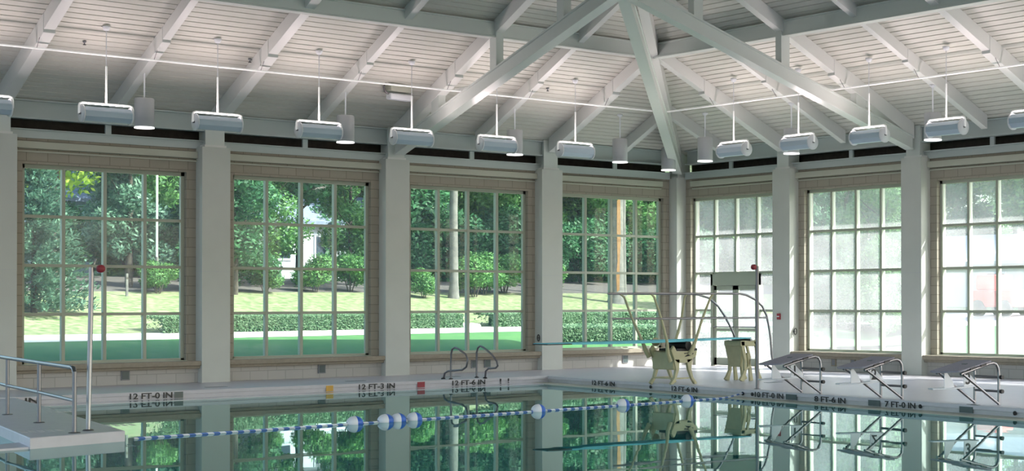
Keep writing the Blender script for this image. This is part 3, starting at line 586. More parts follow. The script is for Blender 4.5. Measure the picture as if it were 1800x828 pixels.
# ================================================================ starting blocks
def start_block(x, y, num, l):
    r = empty('starting_block', (x, y, 0), -ANG); tag(r, l, 'starting block', 'starting blocks along the right pool edge')
    W = 0.275
    for sy in (-1, 1):
        yy = sy * W
        MB().tube([(0, yy, 0), (0, yy, 0.52), (-0.015, yy, 0.61), (-0.06, yy, 0.675), (-0.13, yy, 0.70), (-0.22, yy, 0.69), (-0.86, yy, 0.535)], 0.024, 10).build('side_tube', 'stainless', r)
        MB().tube([(0, yy, 0.03), (-0.80, yy, 0.53)], 0.022, 10).build('brace', 'stainless', r)
        MB().lathe([(0.001, 0.015), (0.04, 0.012), (0.05, 0.0)], (0, yy, 0), 12).build('foot', 'dull_steel', r)
    for z in (0.235, 0.465):
        b_ = MB().tube([(0.0, -W - 0.05, z), (0.0, W, z)], 0.02, 8).build('step_bar', 'dull_steel', r)
        MB().tube([(0.0, -W - 0.09, z), (0.0, -W - 0.045, z)], 0.034, 10).build('end_knob', 'black', b_)
    top = MB(); top.prism([(-0.20, -W - 0.03, 0.715), (-0.20, W + 0.03, 0.715), (-0.98, W + 0.03, 0.55), (-1.0, W - 0.05, 0.545), (-0.97, -0.05, 0.55), (-0.90, -W - 0.0, 0.565), (-0.84, -W - 0.03, 0.578)], (0.006, 0, 0.028))
    tp_ = top.build('platform', 'block_top', r, bevel=0.006)
    MB().prism([(-0.52, -0.05, 0.678), (-0.48, -0.05, 0.6865), (-0.48, 0.05, 0.6865), (-0.52, 0.05, 0.678)], (0, 0, 0.006)).build('grip_mark', 'slate', tp_)
    for xx, zz in ((-0.38, 0.672), (-0.62, 0.622)): MB().prism([(xx - 0.06, -W - 0.045, zz - 0.03), (xx + 0.06, -W - 0.045, zz - 0.003), (xx + 0.06, -W - 0.045, zz + 0.03), (xx - 0.06, -W - 0.045, zz + 0.003)], (0, 0.015, 0)).build('clamp', 'black', tp_)
    MB().prism([(-0.74, W - 0.06, 0.27), (-0.50, W - 0.06, 0.27), (-0.56, W - 0.06, 0.40), (-0.70, W - 0.06, 0.56), (-0.74, W - 0.06, 0.56)], (0, 0.012, 0)).build('side_panel', 'white_plastic', r)
    pn_ = MB().prism([(-0.30, W - 0.06, 0.29), (0.0, W - 0.06, 0.32), (-0.02, W - 0.06, 0.37), (-0.28, W - 0.06, 0.60), (-0.30, W - 0.06, 0.60)], (0, 0.012, 0)).build('number_panel', 'white_plastic', r)
    MB().prism([(-0.02, W - 0.12, 0.30), (-0.02, W + 0.10, 0.30), (-0.90, W + 0.16, 0.27), (-0.96, W - 0.02, 0.27), (-0.60, W - 0.12, 0.27)], (0, 0, 0.02)).build('foot_tray', 'white_plastic', r, bevel=0.004)
    m = Matrix.Translation((-0.215, W - 0.065, 0.42)) @ Matrix.Rotation(PI / 2, 4, 'X')
    text_obj('number', num, 0.26, 'black', m, pn_, bold=0.004)
    return r
start_block(-6.985, -12.2, '1', 'starting block numbered 1, nearest the diving board')
start_block(-7.12, -14.32, '2', 'starting block numbered 2, the middle one')
start_block(-7.20, -16.5, '3', 'starting block numbered 3, farthest right')

# ================================================================ diving board
dv = empty('springboard', (0, 0, 0)); tag(dv, 'aqua springboard on cream cast stands with looped handrails', 'diving board')
YC = -7.50
bd = MB(); XT, XR = -9.66, -4.40
pr = []
for i in range(13):
    a = i / 12; x = XT + (XR - XT) * a; z = 0.895 + 0.03 * a; th = 0.022 + 0.03 * math.sin(PI * min(1, a * 1.1)); pr.append((x, z, th))
vs = []
for x, z, th in pr: vs += [(x, YC - 0.25, z), (x, YC + 0.25, z), (x, YC + 0.25, z - th), (x, YC - 0.25, z - th)]
fs = []
for i in range(12):
    for k in range(4): fs.append((4 * i + k, 4 * i + (k + 1) % 4, 4 * i + 4 + (k + 1) % 4, 4 * i + 4 + k))
fs += [(3, 2, 1, 0), (48, 49, 50, 51)]
bo = bd.add(vs, fs).build('board', 'board_blue', dv)
MB().box(XT - 0.02, XT + 0.55, YC - 0.255, YC + 0.255, 0.865, 0.885).build('tip_plate', 'black', bo)
def leg(pts, wd, y, th, name, m_, par):
    """cast leg: tapered strip following pts (x,z) in the plane y"""
    mb = MB(); L = []; R_ = []
    for i, (x, z) in enumerate(pts):
        a = Vector(pts[max(0, i - 1)]); b = Vector(pts[min(len(pts) - 1, i + 1)]); d = (b - a).normalized(); n_ = Vector((-d.y, d.x)); w2 = (wd[i] if isinstance(wd, list) else wd) / 2
        L.append((x + n_.x * w2, z + n_.y * w2)); R_.append((x - n_.x * w2, z - n_.y * w2))
    vs = [(p[0], yy, p[1]) for yy in (y - th / 2, y + th / 2) for p in L + R_]; n = len(pts); o_ = 2 * n; fs = []
    for i in range(n - 1):
        fs += [(i, i + 1, n + i + 1, n + i), (o_ + i, o_ + n + i, o_ + n + i + 1, o_ + i + 1), (i, o_ + i, o_ + i + 1, i + 1), (n + i, n + i + 1, o_ + n + i + 1, o_ + n + i)]
    fs += [(0, n, o_ + n, o_), (n - 1, o_ + n - 1, o_ + 2 * n - 1, 2 * n - 1)]
    return mb.add(vs, fs).build(name, m_, par, bevel=0.01)
# front stand
fs_ = empty('front_stand'); fs_.parent = dv
X0, X1 = -6.66, -6.12
for yy in (YC - 0.33, YC + 0.33):
    leg([(X0 - 0.04, 0), (X0 + 0.06, 0.12), (X0 + 0.12, 0.30), (X0 + 0.10, 0.52)], [0.07, 0.06, 0.08, 0.16], yy, 0.07, 'leg', 'cream', fs_)
    leg([(X1 + 0.08, 0), (X1 - 0.02, 0.12), (X1 - 0.09, 0.30), (X1 - 0.10, 0.52)], [0.07, 0.06, 0.08, 0.16], yy, 0.07, 'leg', 'cream', fs_)
    MB().prism([(X0 - 0.05, yy - 0.035, 0.70), (X0 + 0.04, yy - 0.035, 0.50), (X0 + 0.12, yy - 0.035, 0.44), (X1 - 0.12, yy - 0.035, 0.44), (X1 - 0.03, yy - 0.035, 0.50), (X1 + 0.08, yy - 0.035, 0.58), (X1 + 0.10, yy - 0.035, 0.68), (X0 + 0.1, yy - 0.035, 0.68), (X0 + 0.02, yy - 0.035, 0.80)], (0, 0.07, 0)).build('side_casting', 'cream', fs_, bevel=0.01)
    MB().box(X0 + 0.1, X1 - 0.1, yy - 0.02, yy + 0.02, 0.11, 0.14).build('leg_tie', 'cream', fs_)
MB().box(X0 + 0.02, X0 + 0.10, YC - 0.34, YC + 0.34, 0.30, 0.66).build('front_casting', 'cream', fs_, bevel=0.02)
MB().box(X0 + 0.04, X0 + 0.08, YC - 0.30, YC + 0.30, 0.11, 0.14).build('leg_tie', 'cream', fs_)
lg = MB().prism([(-6.30, YC - 0.372, 0.60), (-6.36, YC - 0.372, 0.56), (-6.24, YC - 0.372, 0.58), (-6.12, YC - 0.372, 0.62), (-6.14, YC - 0.372, 0.645), (-6.22, YC - 0.372, 0.615)], (0, 0.006, 0)); lg.prism([(-6.36, YC - 0.372, 0.625), (-6.22, YC - 0.372, 0.64), (-6.24, YC - 0.372, 0.655), (-6.38, YC - 0.372, 0.64)], (0, 0.006, 0)); lg.build('maker_mark', 'black', fs_)
ful = MB(); ful.tube([(-6.22, YC - 0.33, 0.79), (-6.22, YC + 0.33, 0.79)], 0.085, 18); ful.box(-6.5, -5.95, YC - 0.29, YC + 0.29, 0.68, 0.73); ful.build('fulcrum', 'black', fs_)
MB().lathe([(0.001, 0), (0.09, 0), (0.09, 0.05), (0.001, 0.05)], (-6.52, YC + 0.40, 0.86), 18, Matrix.Rotation(PI / 2, 4, 'X')).build('adjusting_wheel', 'cream', fs_)
# rear stand
rs_ = empty('rear_stand'); rs_.parent = dv
for yy in (YC - 0.24, YC + 0.24):
    leg([(-4.68, 0.0), (-4.64, 0.08), (-4.58, 0.22), (-4.58, 0.45), (-4.64, 0.70), (-4.66, 0.86)], [0.14, 0.10, 0.07, 0.07, 0.09, 0.12], yy, 0.06, 'leg', 'cream', rs_)
    leg([(-4.14, 0.0), (-4.20, 0.12), (-4.24, 0.30), (-4.22, 0.50), (-4.24, 0.72), (-4.30, 0.86)], [0.12, 0.10, 0.07, 0.06, 0.07, 0.12], yy, 0.06, 'leg', 'cream', rs_)
    leg([(-4.40, 0.0), (-4.44, 0.3), (-4.50, 0.6)], [0.10, 0.07, 0.07], yy, 0.05, 'middle_web', 'cream', rs_)
MB().prism([(-4.70, YC - 0.25, 0.80), (-4.70, YC + 0.25, 0.80), (-4.66, YC + 0.20, 0.45), (-4.64, YC + 0.15, 0.30), (-4.64, YC - 0.15, 0.30), (-4.66, YC - 0.20, 0.45)], (0.04, 0, 0)).build('front_plate', 'cream', rs_)
MB().box(-4.72, -4.20, YC - 0.27, YC + 0.27, 0.74, 0.86).build('anchor_casting', 'cream', rs_, bevel=0.02)
leg([(-4.62, 0.20), (-4.48, 0.30), (-4.44, 0.5), (-4.52, 0.75)], 0.05, YC - 0.24, 0.05, 'curved_web', 'cream', rs_)
MB().tube([(-4.45, YC - 0.30, 0.875), (-4.45, YC + 0.30, 0.875)], 0.025, 10).build('hinge_bar', 'dull_steel', rs_)
# handrails
for sy, l in ((-1, 'near'), (1, 'far')):
    y = YC + sy * 0.43
    arc = [(-4.9, 1.86), (-4.7, 1.83), (-4.45, 1.74), (-4.25, 1.60), (-4.12, 1.40), (-4.05, 1.15), (-4.0, 0.9), (-3.97, 0.55), (-3.90, 0.25), (-3.82, 0.0)] if sy < 0 else [(-5.5, 1.86), (-5.3, 1.84), (-5.0, 1.77), (-4.75, 1.60), (-4.55, 1.38), (-4.36, 1.10), (-4.22, 0.85)]
    x0 = -7.75 if sy < 0 else -7.72
    MB().tube([(x0, y, 1.86)] + [(a, y, b) for a, b in arc], 0.024, 10).build('top_rail', 'stainless', dv)
    MB().tube([(-7.60, y, 1.35), (-4.10 if sy < 0 else -4.5, y, 1.35)], 0.020, 10).build('middle_rail', 'stainless', dv)
    fp, rp_ = ([(-7.30, 1.86), (-7.21, 1.79), (-7.02, 1.36), (-6.86, 0.90), (-6.82, 0.62), (-6.74, 0.48)], [(-5.62, 1.86), (-5.70, 1.79), (-5.92, 1.35), (-6.10, 0.88), (-6.18, 0.70), (-6.24, 0.60)]) if sy < 0 else ([(-7.42, 1.86), (-7.30, 1.79), (-7.11, 1.36), (-6.86, 0.90), (-6.78, 0.70), (-6.70, 0.55)], [(-5.62, 1.86), (-5.69, 1.79), (-5.78, 1.34), (-5.96, 0.86), (-6.06, 0.70), (-6.12, 0.60)])
    for P_ in (fp, rp_):
        n_ = len(P_); MB().tube([(a, y + (YC + sy * 0.36 - y) * (k / (n_ - 1)) ** 2, b) for k, (a, b) in enumerate(P_)], [0.018, 0.022, 0.026, 0.032, 0.045, 0.05], 10).build('rail_post', 'cream', dv)
# deck drains
for x, y in ((-4.55, -8.6), (-7.9, -1.5), (-10.4, -1.7), (-13.6, -1.9)):
    o = MB().box(x - 0.22, x + 0.22, y - 0.06, y + 0.06, 0.0, 0.004).build('floor_drain', 'slate'); tag(o, {-4.55: 'dark drain slot in the deck between the diving stands', -7.9: 'dark drain slot in the deck before the third left window', -10.4: 'dark drain slot in the deck near the red tile', -13.6: 'dark drain slot in the deck before the leftmost column gap'}[x], 'drain')

# ================================================================ outside
def interp(tab, v):
    if v <= tab[0][0]: return tab[0][1]
    for (a, b), (c_, d) in zip(tab, tab[1:]):
        if v <= c_: return b + (d - b) * (v - a) / (c_ - a)
    return tab[-1][1]
TL = [(0.7, 0.34), (4.6, 0.76), (5.1, 0.80), (6.4, 0.93), (7.6, 1.03), (9, 1.25), (15, 2.10), (20, 2.55), (30, 2.9), (70, 4.0)]
TR_ = [(0.6, -0.02), (3, 0.05), (8, 0.15), (14, 0.75), (20, 1.4), (30, 1.8), (70, 3.0)]
def s_of(x, y): return y - 0.18 * (x + 13)
def hL(x, y): return interp(TL, max(0.7, s_of(x, y))) if y > 0.62 else 0.0
def hR(x, y): return interp(TR_, x)
def terrain(name, m_, s0, s1, x0, x1, off, lab, n=14, dxn=40):
    mb = MB(); vs = []; fs = []
    for i in range(n + 1):
        s = s0 + (s1 - s0) * i / n
        for j in range(dxn + 1):
            x = x0 + (x1 - x0) * j / dxn; y = max(0.63, s + 0.18 * (x + 13)); y = y if i else y
            vs.append((x, y, interp(TL, s) + off))
    for i in range(n):
        for j in range(dxn): a = i * (dxn + 1) + j; fs.append((a, a + 1, a + dxn + 2, a + dxn + 1))
    return struct(mb.add(vs, fs, True).build(name, m_), lab)
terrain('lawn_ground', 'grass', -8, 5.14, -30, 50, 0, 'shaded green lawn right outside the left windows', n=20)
terrain('path_ground', 'concrete', 5.12, 6.4, -30, 50, 0.01, 'bright concrete path outside the left windows', n=4)
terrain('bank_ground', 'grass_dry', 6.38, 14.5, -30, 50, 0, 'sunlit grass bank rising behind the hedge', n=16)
terrain('mulch_ground', 'mulch', 14.5, 21, -30, 50, 0.0, 'dark mulch bed under the trees', n=8)
terrain('woodland_ground', 'grass', 21, 70, -40, 60, 0.0, 'green ground beyond the mulch bed', n=14)
def terr_r(name, m_, x0, x1, y0, y1, off, lab):
    mb = MB(); n = 12; vs = []; fs = []
    for i in range(n + 1):
        x = x0 + (x1 - x0) * i / n; vs += [(x, y0, hR(x, 0) + off), (x, y1, hR(x, 0) + off)]
    for i in range(n): fs.append((2 * i, 2 * i + 1, 2 * i + 3, 2 * i + 2))
    return struct(mb.add(vs, fs, True).build(name, m_), lab)
terr_r('path_ground', 'concrete', 0.6, 2.2, -40, 0.6, 0.0, 'pale paving outside the right windows')
terr_r('lawn_ground', 'grass', 2.2, 15, -45, 3, 0.0, 'sunlit lawn outside the right windows')
terr_r('road_ground', 'asphalt', 15, 19, -45, 18, 0.0, 'pale road beyond the right lawn')
terr_r('lawn_ground', 'grass', 19, 70, -45, 40, 0.0, 'far lawn beyond the road')

def leaf_cloud(n, blobs, size, seed, conifer=False):
    rnd = random.Random(seed); mb = MB(); vs = []; fs = []
    tot = sum(b[3] ** 2 for b in blobs)
    for (bx_, by_, bz_, br) in blobs:
        for _ in range(int(n * br * br / tot)):
            d = Vector((rnd.gauss(0, 1), rnd.gauss(0, 1), rnd.gauss(0, 1))).normalized(); r = br * (0.45 + 0.6 * rnd.random() ** 0.6)
            p = Vector((bx_, by_, bz_)) + Vector((d.x * r, d.y * r, d.z * r * 0.85))
            a = Vector((rnd.gauss(0, 1), rnd.gauss(0, 1), rnd.gauss(0, 0.7))).normalized(); b = a.cross(d + Vector((0.01, 0.02, 0.3))).normalized()
            s = size * (0.6 + 0.8 * rnd.random()); k = len(vs)
            vs += [p - a * s, p + b * s * 0.45, p + a * s, p - b * s * 0.45]; fs.append((k, k + 1, k + 2, k + 3))
    return mb.add(vs, fs)
def blobs_for(h, r, z0, seed, n=26):
    rnd = random.Random(seed); out = []
    for i in range(n):
        z = z0 + (h - z0) * ((i + 0.5) / n); a = rnd.random() * 2 * PI; k = max(0.72 if z < h * 0.6 else 0, math.sin(PI * min(1, 0.15 + 0.85 * (z - z0) / (h - z0))) ** 0.5)
        rr = r * k * rnd.random() ** 0.5; out.append((rr * math.cos(a), rr * math.sin(a), z, r * (0.28 + 0.22 * rnd.random())))
    return out
def tree(h, r, z0, seed, leaf, bark, n=7000, size=0.16, tr=0.11):
    t = empty('tree')
    c_ = leaf_cloud(n, blobs_for(h, r, z0, seed), size, seed).build('foliage', leaf, t)
    rnd = random.Random(seed + 5); tk = MB(); tk.tube([(0, 0, -0.4), (0.03, 0, h * 0.3), (0.08, 0.05, h * 0.6), (0.05, 0, h * 0.9)], [tr * 1.25, tr, tr * 0.7, tr * 0.2], 12)
    for i in range(7):
        z = h * (0.35 + 0.07 * i); a = rnd.random() * 2 * PI; tk.tube([(0.05, 0, z), (r * 0.4 * math.cos(a), r * 0.4 * math.sin(a), z + r * 0.3), (r * 0.8 * math.cos(a), r * 0.8 * math.sin(a), z + r * 0.75)], [tr * 0.4, tr * 0.25, tr * 0.08], 6)
    tk.build('trunk', bark, t); return t
def put(proto, x, y, rz, sc, lab, cat, group=None, copy=True, z=None, g=hL):
    o = copy_tree(proto) if copy else proto
    o.location = (x, y, g(x, y) if z is None else z); o.rotation_euler = (0, 0, rz); o.scale = (sc, sc, sc); tag(o, lab, cat, group); return o
protoA = tree(11, 3.4, 0.1, 1, 'leaf_mid', 'bark', 42000, 0.125); protoB = tree(12, 3.6, 0.0, 2, 'leaf_dark', 'bark', 42000, 0.13); protoC = tree(10, 3.2, 0.3, 3, 'leaf_mid', 'bark', 34000, 0.12)
wl_ = 'dense green tree of the woods behind the mulch bed'
used = {0: False, 1: False, 2: False}; P3 = [protoA, protoB, protoC]
rnd = random.Random(11)
def wood(x, y, i, sc, lab, grp, g=hL):
    k = i % 3; o = put(P3[k], x, y, rnd.random() * 6, sc, lab, 'tree', grp, copy=used[k], g=g); used[k] = True
i = 0
for row, (s, n_, x0, x1) in enumerate(((23, 12, -9, 24), (28, 12, -8, 34), (34, 10, -6, 42))):
    for j in range(n_):
        x = x0 + (x1 - x0) * (j + 0.5 * row * 0.8) / (n_ - 1); y = s + 0.18 * (x + 13) + rnd.uniform(-1, 1)
        if row == 0 and (abs(x - 1.6) < 2.4 or x < -5.5): continue
        if abs(x - (-11.6 + 0.375 * (y - 10))) < 2.3 and y < 31: continue
        wood(x, y, i, rnd.uniform(0.85, 1.1), wl_, 'woods behind the mulch bed'); i += 1
for j in range(9):
    wood(29 + rnd.uniform(-2, 2), -2 + 4.6 * j, i, rnd.uniform(0.85, 1.1), 'leafy tree of the woods outside the right windows', 'woods outside the right windows', hR); i += 1
for (x, y, sc) in ((16.5, 9.8, 0.62), (14.5, 6.0, 0.5)):
    wood(x, y, i, sc, 'leafy tree %s' % ('seen through the panes above the double door' if y > 9 else 'seen through the top panes of the second right window'), None, hR); i += 1
# spruce
def spruce():
    t = empty('spruce_tree'); mb = MB(); rnd = random.Random(4); vs = []; fs = []
    H = 4.6
    for z in [0.25 + 0.16 * i for i in range(27)]:
        R_ = 1.55 * (1 - z / H) ** 0.8 + 0.05; nb = 11
        for b in range(nb):
            a = 2 * PI * (b + rnd.random()) / nb; L = R_ * rnd.uniform(0.8, 1.1)
            for q in range(int(14 + L * 34)):
                u_ = rnd.random() ** 0.7; p = Vector((L * u_ * math.cos(a), L * u_ * math.sin(a), z - 0.15 * u_ * L + 0.1 * u_ * u_)) + Vector((rnd.gauss(0, .05), rnd.gauss(0, .05), rnd.gauss(0, .05)))
                d = (Vector((math.cos(a), math.sin(a), 0.35)) + Vector((rnd.gauss(0, .6), rnd.gauss(0, .6), rnd.gauss(0, .4)))).normalized(); s_ = d.cross(Vector((rnd.random(), 0, 1))).normalized() * 0.032
                k = len(vs); vs += [p - s_, p + s_, p + s_ * 0.4 + d * 0.13, p - s_ * 0.4 + d * 0.13]; fs.append((k, k + 1, k + 2, k + 3))
    mb.add(vs, fs).build('foliage', 'leaf_blue', t); MB().tube([(0, 0, -0.3), (0, 0, H * 0.95)], [0.09, 0.015], 8).build('trunk', 'bark', t); return t
spr = spruce(); put(spr, -12.9, 10.4, 0, 1.0, 'blue green spruce at the left edge of the leftmost window', 'tree', copy=False)
put(tree(9.5, 2.6, 3.6, 21, 'leaf_yellow', 'bark', 18000, 0.10), -10.6, 15.5, 0, 1, 'yellow green maple above the spruce', 'tree', copy=False)
put(tree(5.0, 1.2, 0.8, 23, 'leaf_blue', 'bark', 16000, 0.075, 0.1), -8.0, 16.6, 0, 1, 'bluish tree in the middle of the leftmost window', 'tree', copy=False)
put(tree(9.5, 3.2, 2.8, 24, 'leaf_mid', 'bark', 24000, 0.10), -5.8, 21.0, 0, 1, 'tall green tree over the leftmost window', 'tree', copy=False)
put(tree(4.2, 1.5, 0.5, 25, 'leaf_dark', 'bark', 16000, 0.075, 0.08), -5.2, 15.3, 0, 1, 'dark shrubby tree at the left of the second window', 'tree', copy=False)
put(tree(7.5, 2.2, 3.3, 26, 'leaf_dark', 'bark', 16000, 0.10, 0.12), -0.9, 19.5, 0, 1, 'tree hanging over the white house in the second window', 'tree', copy=False)
put(tree(5.2, 1.3, 0.6, 27, 'leaf_mid', 'bark', 9000, 0.075, 0.07), -2.6, 18.6, 0, 1, 'slim tree left of the white house in the second window', 'tree', copy=False)
put(tree(6.0, 1.4, 1.2, 28, 'leaf_mid', 'bark', 9000, 0.08, 0.07), 1.2, 19.8, 0, 1, 'slim tree before the right end of the white house', 'tree', copy=False)
# trunks in the third and fourth window
def trunk_tree(x, y, r, bark, lab, strip=False, seed=9):
    t = empty('tree', (x, y, hL(x, y))); tag(t, lab, 'tree')
    MB().tube([(0, 0, -0.3), (0, 0, 0.1), (0.02, 0, 0.5), (0.0, 0, 3), (0.1, 0, 9)], [r * 1.9, r * 1.4, r * 1.1, r, r * 0.85], 14).build('trunk', bark, t)
    leaf_cloud(8000, [(rnd.uniform(-1.8, 1.8), rnd.uniform(-1.5, 1.5), rnd.uniform(4.6, 8.5), 0.9) for _ in range(9)], 0.10, seed).build('foliage', 'leaf_mid', t)
    if strip:
        d = Vector((-0.68, -0.73, 0)); n_ = Vector((0.73, -0.68, 0)); mb = MB()
        d = Vector((-0.61, -0.79, 0)); n_ = Vector((0.79, -0.61, 0)); pts = [(-0.04, 0.4), (0.05, 0.5), (0.06, 1.6), (0.09, 2.4), (0.07, 4.6), (-0.03, 4.6), (-0.04, 2.6), (-0.02, 1.6), (-0.06, 1.0)]
        mb.prism([n_ * (a * 1.1 + 0.06) + d * (r * 0.97) + Vector((0, 0, b)) for a, b in pts], d * 0.03); mb.build('bare_strip', 'bare_wood', t)
trunk_tree(3.15, 16.0, 0.14, 'bark_pale', 'pale straight trunk standing behind the third window from the left', seed=31)
trunk_tree(10.35, 16.0, 0.25, 'bark_pale', 'thick trunk with an orange bare strip of wood behind the fourth window', True, seed=32)
trunk_tree(12.6, 18.5, 0.12, 'bark_pale', 'thinner leaning trunk right of the stripped trunk', seed=33)
# bushes
def bush(r, h, seed, leaf='leaf_mid', n=4900):
    t = empty('garden_bush'); rr = random.Random(seed)
    leaf_cloud(n, [(rr.uniform(-r * .5, r * .5), rr.uniform(-r * .5, r * .5), h * rr.uniform(0.3, 0.75), r * rr.uniform(0.4, 0.6)) for _ in range(9)], 0.05 if n < 5000 else 0.085, seed).build('foliage', leaf, t)
    st = MB()
    for i in range(6): a = i * 1.05; st.tube([(0.04 * math.cos(a), 0.04 * math.sin(a), -0.1), (r * 0.4 * math.cos(a), r * 0.4 * math.sin(a), h * 0.6)], [0.02, 0.008], 5)
    st.build('stems', 'bark', t); return t
b0 = bush(0.75, 1.5, 41); b1 = bush(0.8, 1.35, 42, 'leaf_mid')
for n_, (x, y, sc, p, l) in enumerate(((-1.85, 16.5, 1.0, b0, 'round bush left of the white house in the second window'), (-0.3, 17.0, 1.05, b1, 'round bush at the right side of the second window'), (1.9, 15.9, 0.8, b0, 'small bush left of the pale trunk'),
                                       (4.4, 16.6, 1.15, b1, 'bush just right of the pale trunk'), (5.3, 17.4, 1.2, b0, 'bright bush in the right half of the third window'), (6.6, 18.0, 1.2, b1, 'bush at the right edge of the third window'),
                                       (7.9, 17.0, 1.0, b0, 'bush at the left edge of the fourth window'), (-3.9, 15.9, 0.8, b1, 'bush at the left side of the second window'), (-9.9, 17.6, 0.8, b0, 'bush behind the middle of the leftmost window'), (-7.75, 15.0, 0.8, b1, 'bush at the foot of the white light mast in the leftmost window'))):
    put(p, x, y, n_, sc, l, 'bush', copy=n_ > 1)
us = bush(1.5, 2.6, 44, 'leaf_dark', 7000)
for n_ in range(14):
    x = -8 + 2.3 * n_
    if abs(x - 0.2) < 2.2: continue
    y = 21.0 + 0.18 * (x + 13) * 0.6 + (n_ % 3) * 0.5
    put(us, x, y, n_, 1.0 + 0.12 * (n_ % 3), 'dark shrub of the undergrowth in front of the woods', 'bush', 'undergrowth in front of the woods', copy=n_ > 0)
# clipped hedge beside the path: runs of a hedge, one object
def hedge(name, pts, wd, h, n, lab, leaf='leaf_hedge', g=hL):
    rr = random.Random(len(lab)); vs = []; fs = []; P_ = [Vector(p) for p in pts]
    for _ in range(n):
        k = rr.randrange(len(P_) - 1); a = rr.random(); p = P_[k].lerp(P_[k + 1], a); d = (P_[k + 1] - P_[k]).normalized(); nn = Vector((-d.y, d.x, 0))
        side = rr.random(); u_ = rr.uniform(-wd / 2, wd / 2); z = h * rr.random() ** 0.6
        if side < 0.6: u_ = -wd / 2 + abs(rr.gauss(0, 0.06))
        elif side < 0.95: z = h - abs(rr.gauss(0, 0.05))
        q = p + nn * (-u_ if nn.y < 0 else u_); q.z = g(q.x, q.y) + z
        a_ = Vector((rr.gauss(0, 1), rr.gauss(0, 1), rr.gauss(0, 1))).normalized(); b_ = a_.orthogonal().normalized(); s = 0.042
        i_ = len(vs); vs += [q - a_ * s, q + b_ * s * .55, q + a_ * s, q - b_ * s * .55]; fs.append((i_, i_ + 1, i_ + 2, i_ + 3))
    r = empty('clipped_hedge'); tag(r, lab, 'hedge'); MB().add(vs, fs).build('foliage', leaf, r)
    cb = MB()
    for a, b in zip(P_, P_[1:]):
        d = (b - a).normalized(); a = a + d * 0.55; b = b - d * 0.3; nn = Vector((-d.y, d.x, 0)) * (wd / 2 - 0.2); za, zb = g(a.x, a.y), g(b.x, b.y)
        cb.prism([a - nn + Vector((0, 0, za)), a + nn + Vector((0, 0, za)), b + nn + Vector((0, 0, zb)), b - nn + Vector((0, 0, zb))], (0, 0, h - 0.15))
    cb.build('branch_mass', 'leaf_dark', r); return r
def sy(x, s): return (x, s + 0.18 * (x + 13), 0)
hedge('h', [sy(-11.2, 6.75), sy(-5, 6.75), sy(-1.4, 6.75)], 1.0, 0.42, 42000, 'low clipped hedge between path and grass bank')
hedge('h', [sy(-0.2, 6.75), sy(4, 6.75), sy(12, 6.75)], 1.0, 0.42, 34000, 'low clipped hedge farther right, behind the fourth window')
hedge('h', [sy(-0.6, 2.9), sy(4.5, 2.3)], 0.9, 0.45, 9000, 'second low hedge close outside the fourth window')
hedge('h', [(4.2, 6.6, 0), (4.2, 1.0, 0), (4.2, -0.9, 0)], 1.0, 0.75, 16000, 'loose hedge in the sun outside the second right window', g=hR)
# rocks along the third window
for n_, (x, s, r_) in enumerate(((-1.15, 6.3, 0.16), (-0.75, 6.5, 0.2), (-0.9, 6.9, 0.15), (-0.45, 6.7, 0.13))):
    x_, y_, _ = sy(x, s); rr = random.Random(n_); mb = MB(); prof = [(0.001, r_ * 0.55), (r_ * 0.6, r_ * 0.48), (r_, r_ * 0.1), (r_ * 0.9, -0.05)]
    mb.lathe(prof, (0, 0, 0), 9); mb.v = [(a * rr.uniform(.85, 1.15), b * rr.uniform(.85, 1.15), c_ * rr.uniform(.8, 1.2)) for a, b, c_ in mb.v]
    o = mb.build('garden_stone', 'stone_pale', loc=(x_, y_, hL(x_, y_))); tag(o, 'pale garden stone in the gap of the hedge', 'stone', 'stones in the hedge gap')
# white light pole and slim objects in the leftmost window
lp = empty('light_mast', (-7.58, 15.5, hL(-7.58, 15.5))); tag(lp, 'tall white light mast seen in the leftmost window', 'light pole')
MB().tube([(0, 0, 1.0), (0, 0, 6.8)], 0.035, 8).build('mast', 'glow_white', lp); MB().tube([(0, 0, 0), (0, 0, 1.05)], 0.05, 8).build('mast_base', 'bark_pale', lp)
MB().box(-0.1, 0.7, -0.12, 0.12, 6.75, 6.85).build('mast_head', 'glow_white', lp)
sg = empty('marker_post', (-9.0, 14.2, hL(-9.0, 14.2))); tag(sg, 'short pale marker post on the bank in the leftmost window', 'post')
MB().box(-0.03, 0.03, -0.03, 0.03, -0.1, 0.66).build('post', 'bark_pale', sg); MB().box(-0.032, 0.032, -0.034, -0.03, 0.5, 0.56).build('band', 'bark', sg)
gw = empty('leaning_stake', (-11.2, 11.2, hL(-11.2, 11.2))); tag(gw, 'dark leaning stake beside the spruce', 'stake')
MB().tube([(-0.2, 0, 0), (0.15, 0, 1.3)], 0.025, 6).build('stake', 'bark', gw); MB().tube([(0.15, 0, 1.3), (0.17, 0, 1.36)], 0.035, 6).build('stake_cap', 'black', gw)

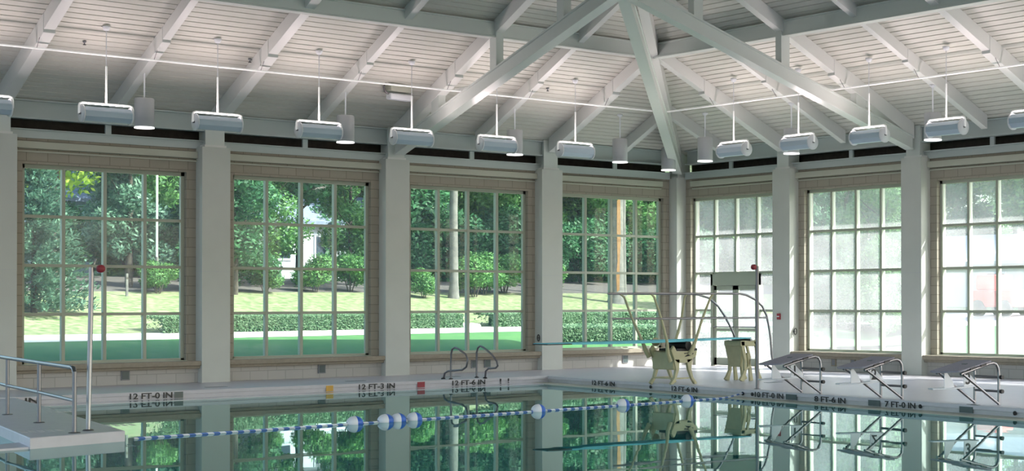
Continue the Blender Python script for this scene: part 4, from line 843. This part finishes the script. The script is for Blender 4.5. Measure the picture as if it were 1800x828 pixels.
def house(x, y, rz, w_, d_, h, name, lab, roofm='house_roof', g=hL, wins=3, wallm='house_white'):
    r = empty(name, (x, y, g(x, y) - 0.2), rz); tag(r, lab, 'building')
    MB().box(-w_ / 2, w_ / 2, 0, d_, 0, h).build('walls', wallm, r)
    MB().prism([(-w_ / 2 - 0.3, -0.35, h - 0.05), (-w_ / 2 - 0.3, d_ / 2, h + 1.1), (-w_ / 2 - 0.3, d_ + 0.35, h - 0.05), (-w_ / 2 - 0.3, d_ + 0.35, h + 0.08), (-w_ / 2 - 0.3, d_ / 2, h + 1.25), (-w_ / 2 - 0.3, -0.35, h + 0.08)], (w_ + 0.6, 0, 0)).build('roof', roofm, r)
    for i in range(wins):
        cx_ = -w_ / 2 + w_ * (i + 0.5) / wins; wf = MB().box(cx_ - 0.5, cx_ + 0.5, -0.04, 0, h * 0.38, h * 0.82).build('window', 'house_white', r); MB().box(cx_ - 0.42, cx_ + 0.42, -0.06, -0.04, h * 0.42, h * 0.78).build('window_glass', 'house_window', wf)
    MB().box(-w_ / 2, w_ / 2, -0.05, 0, h - 0.22, h - 0.05).build('fascia', 'house_white', r)
    return r
house(2.2, 23.5, 0.15, 6.0, 4, 2.3, 'white_house', 'white house with blue grey roof behind the second window')
house(-4.4, 29.0, 0.2, 5, 4, 2.9, 'white_house', 'bright white house seen far behind the leftmost window')
lr = house(22.0, 3.2, PI / 2 * -1 , 26, 5, 1.9, 'long_building', 'long pale low building beyond the lawn outside the right windows', 'stone_pale', hR, 7, 'stone_pale')
rm = empty('red_machine', (17.5, 3.0, hR(17.5, 0))); tag(rm, 'red machine parked outside the rightmost window', 'vehicle')
MB().box(-0.6, 0.6, -0.9, 0.9, 0.35, 0.95).build('body', 'red_paint', rm, bevel=0.06); MB().box(-0.5, 0.5, -0.1, 0.8, 0.95, 1.5).build('cab', 'red_paint', rm, bevel=0.05)
for sx in (-1, 1):
    for sy_ in (-1, 1): MB().lathe([(0.001, 0), (0.3, 0), (0.3, 0.2), (0.001, 0.2)], (sx * 0.6 - 0.1, sy_ * 0.6, 0.3), 16, Matrix.Rotation(PI / 2, 4, 'Y')).build('wheel', 'black', rm)
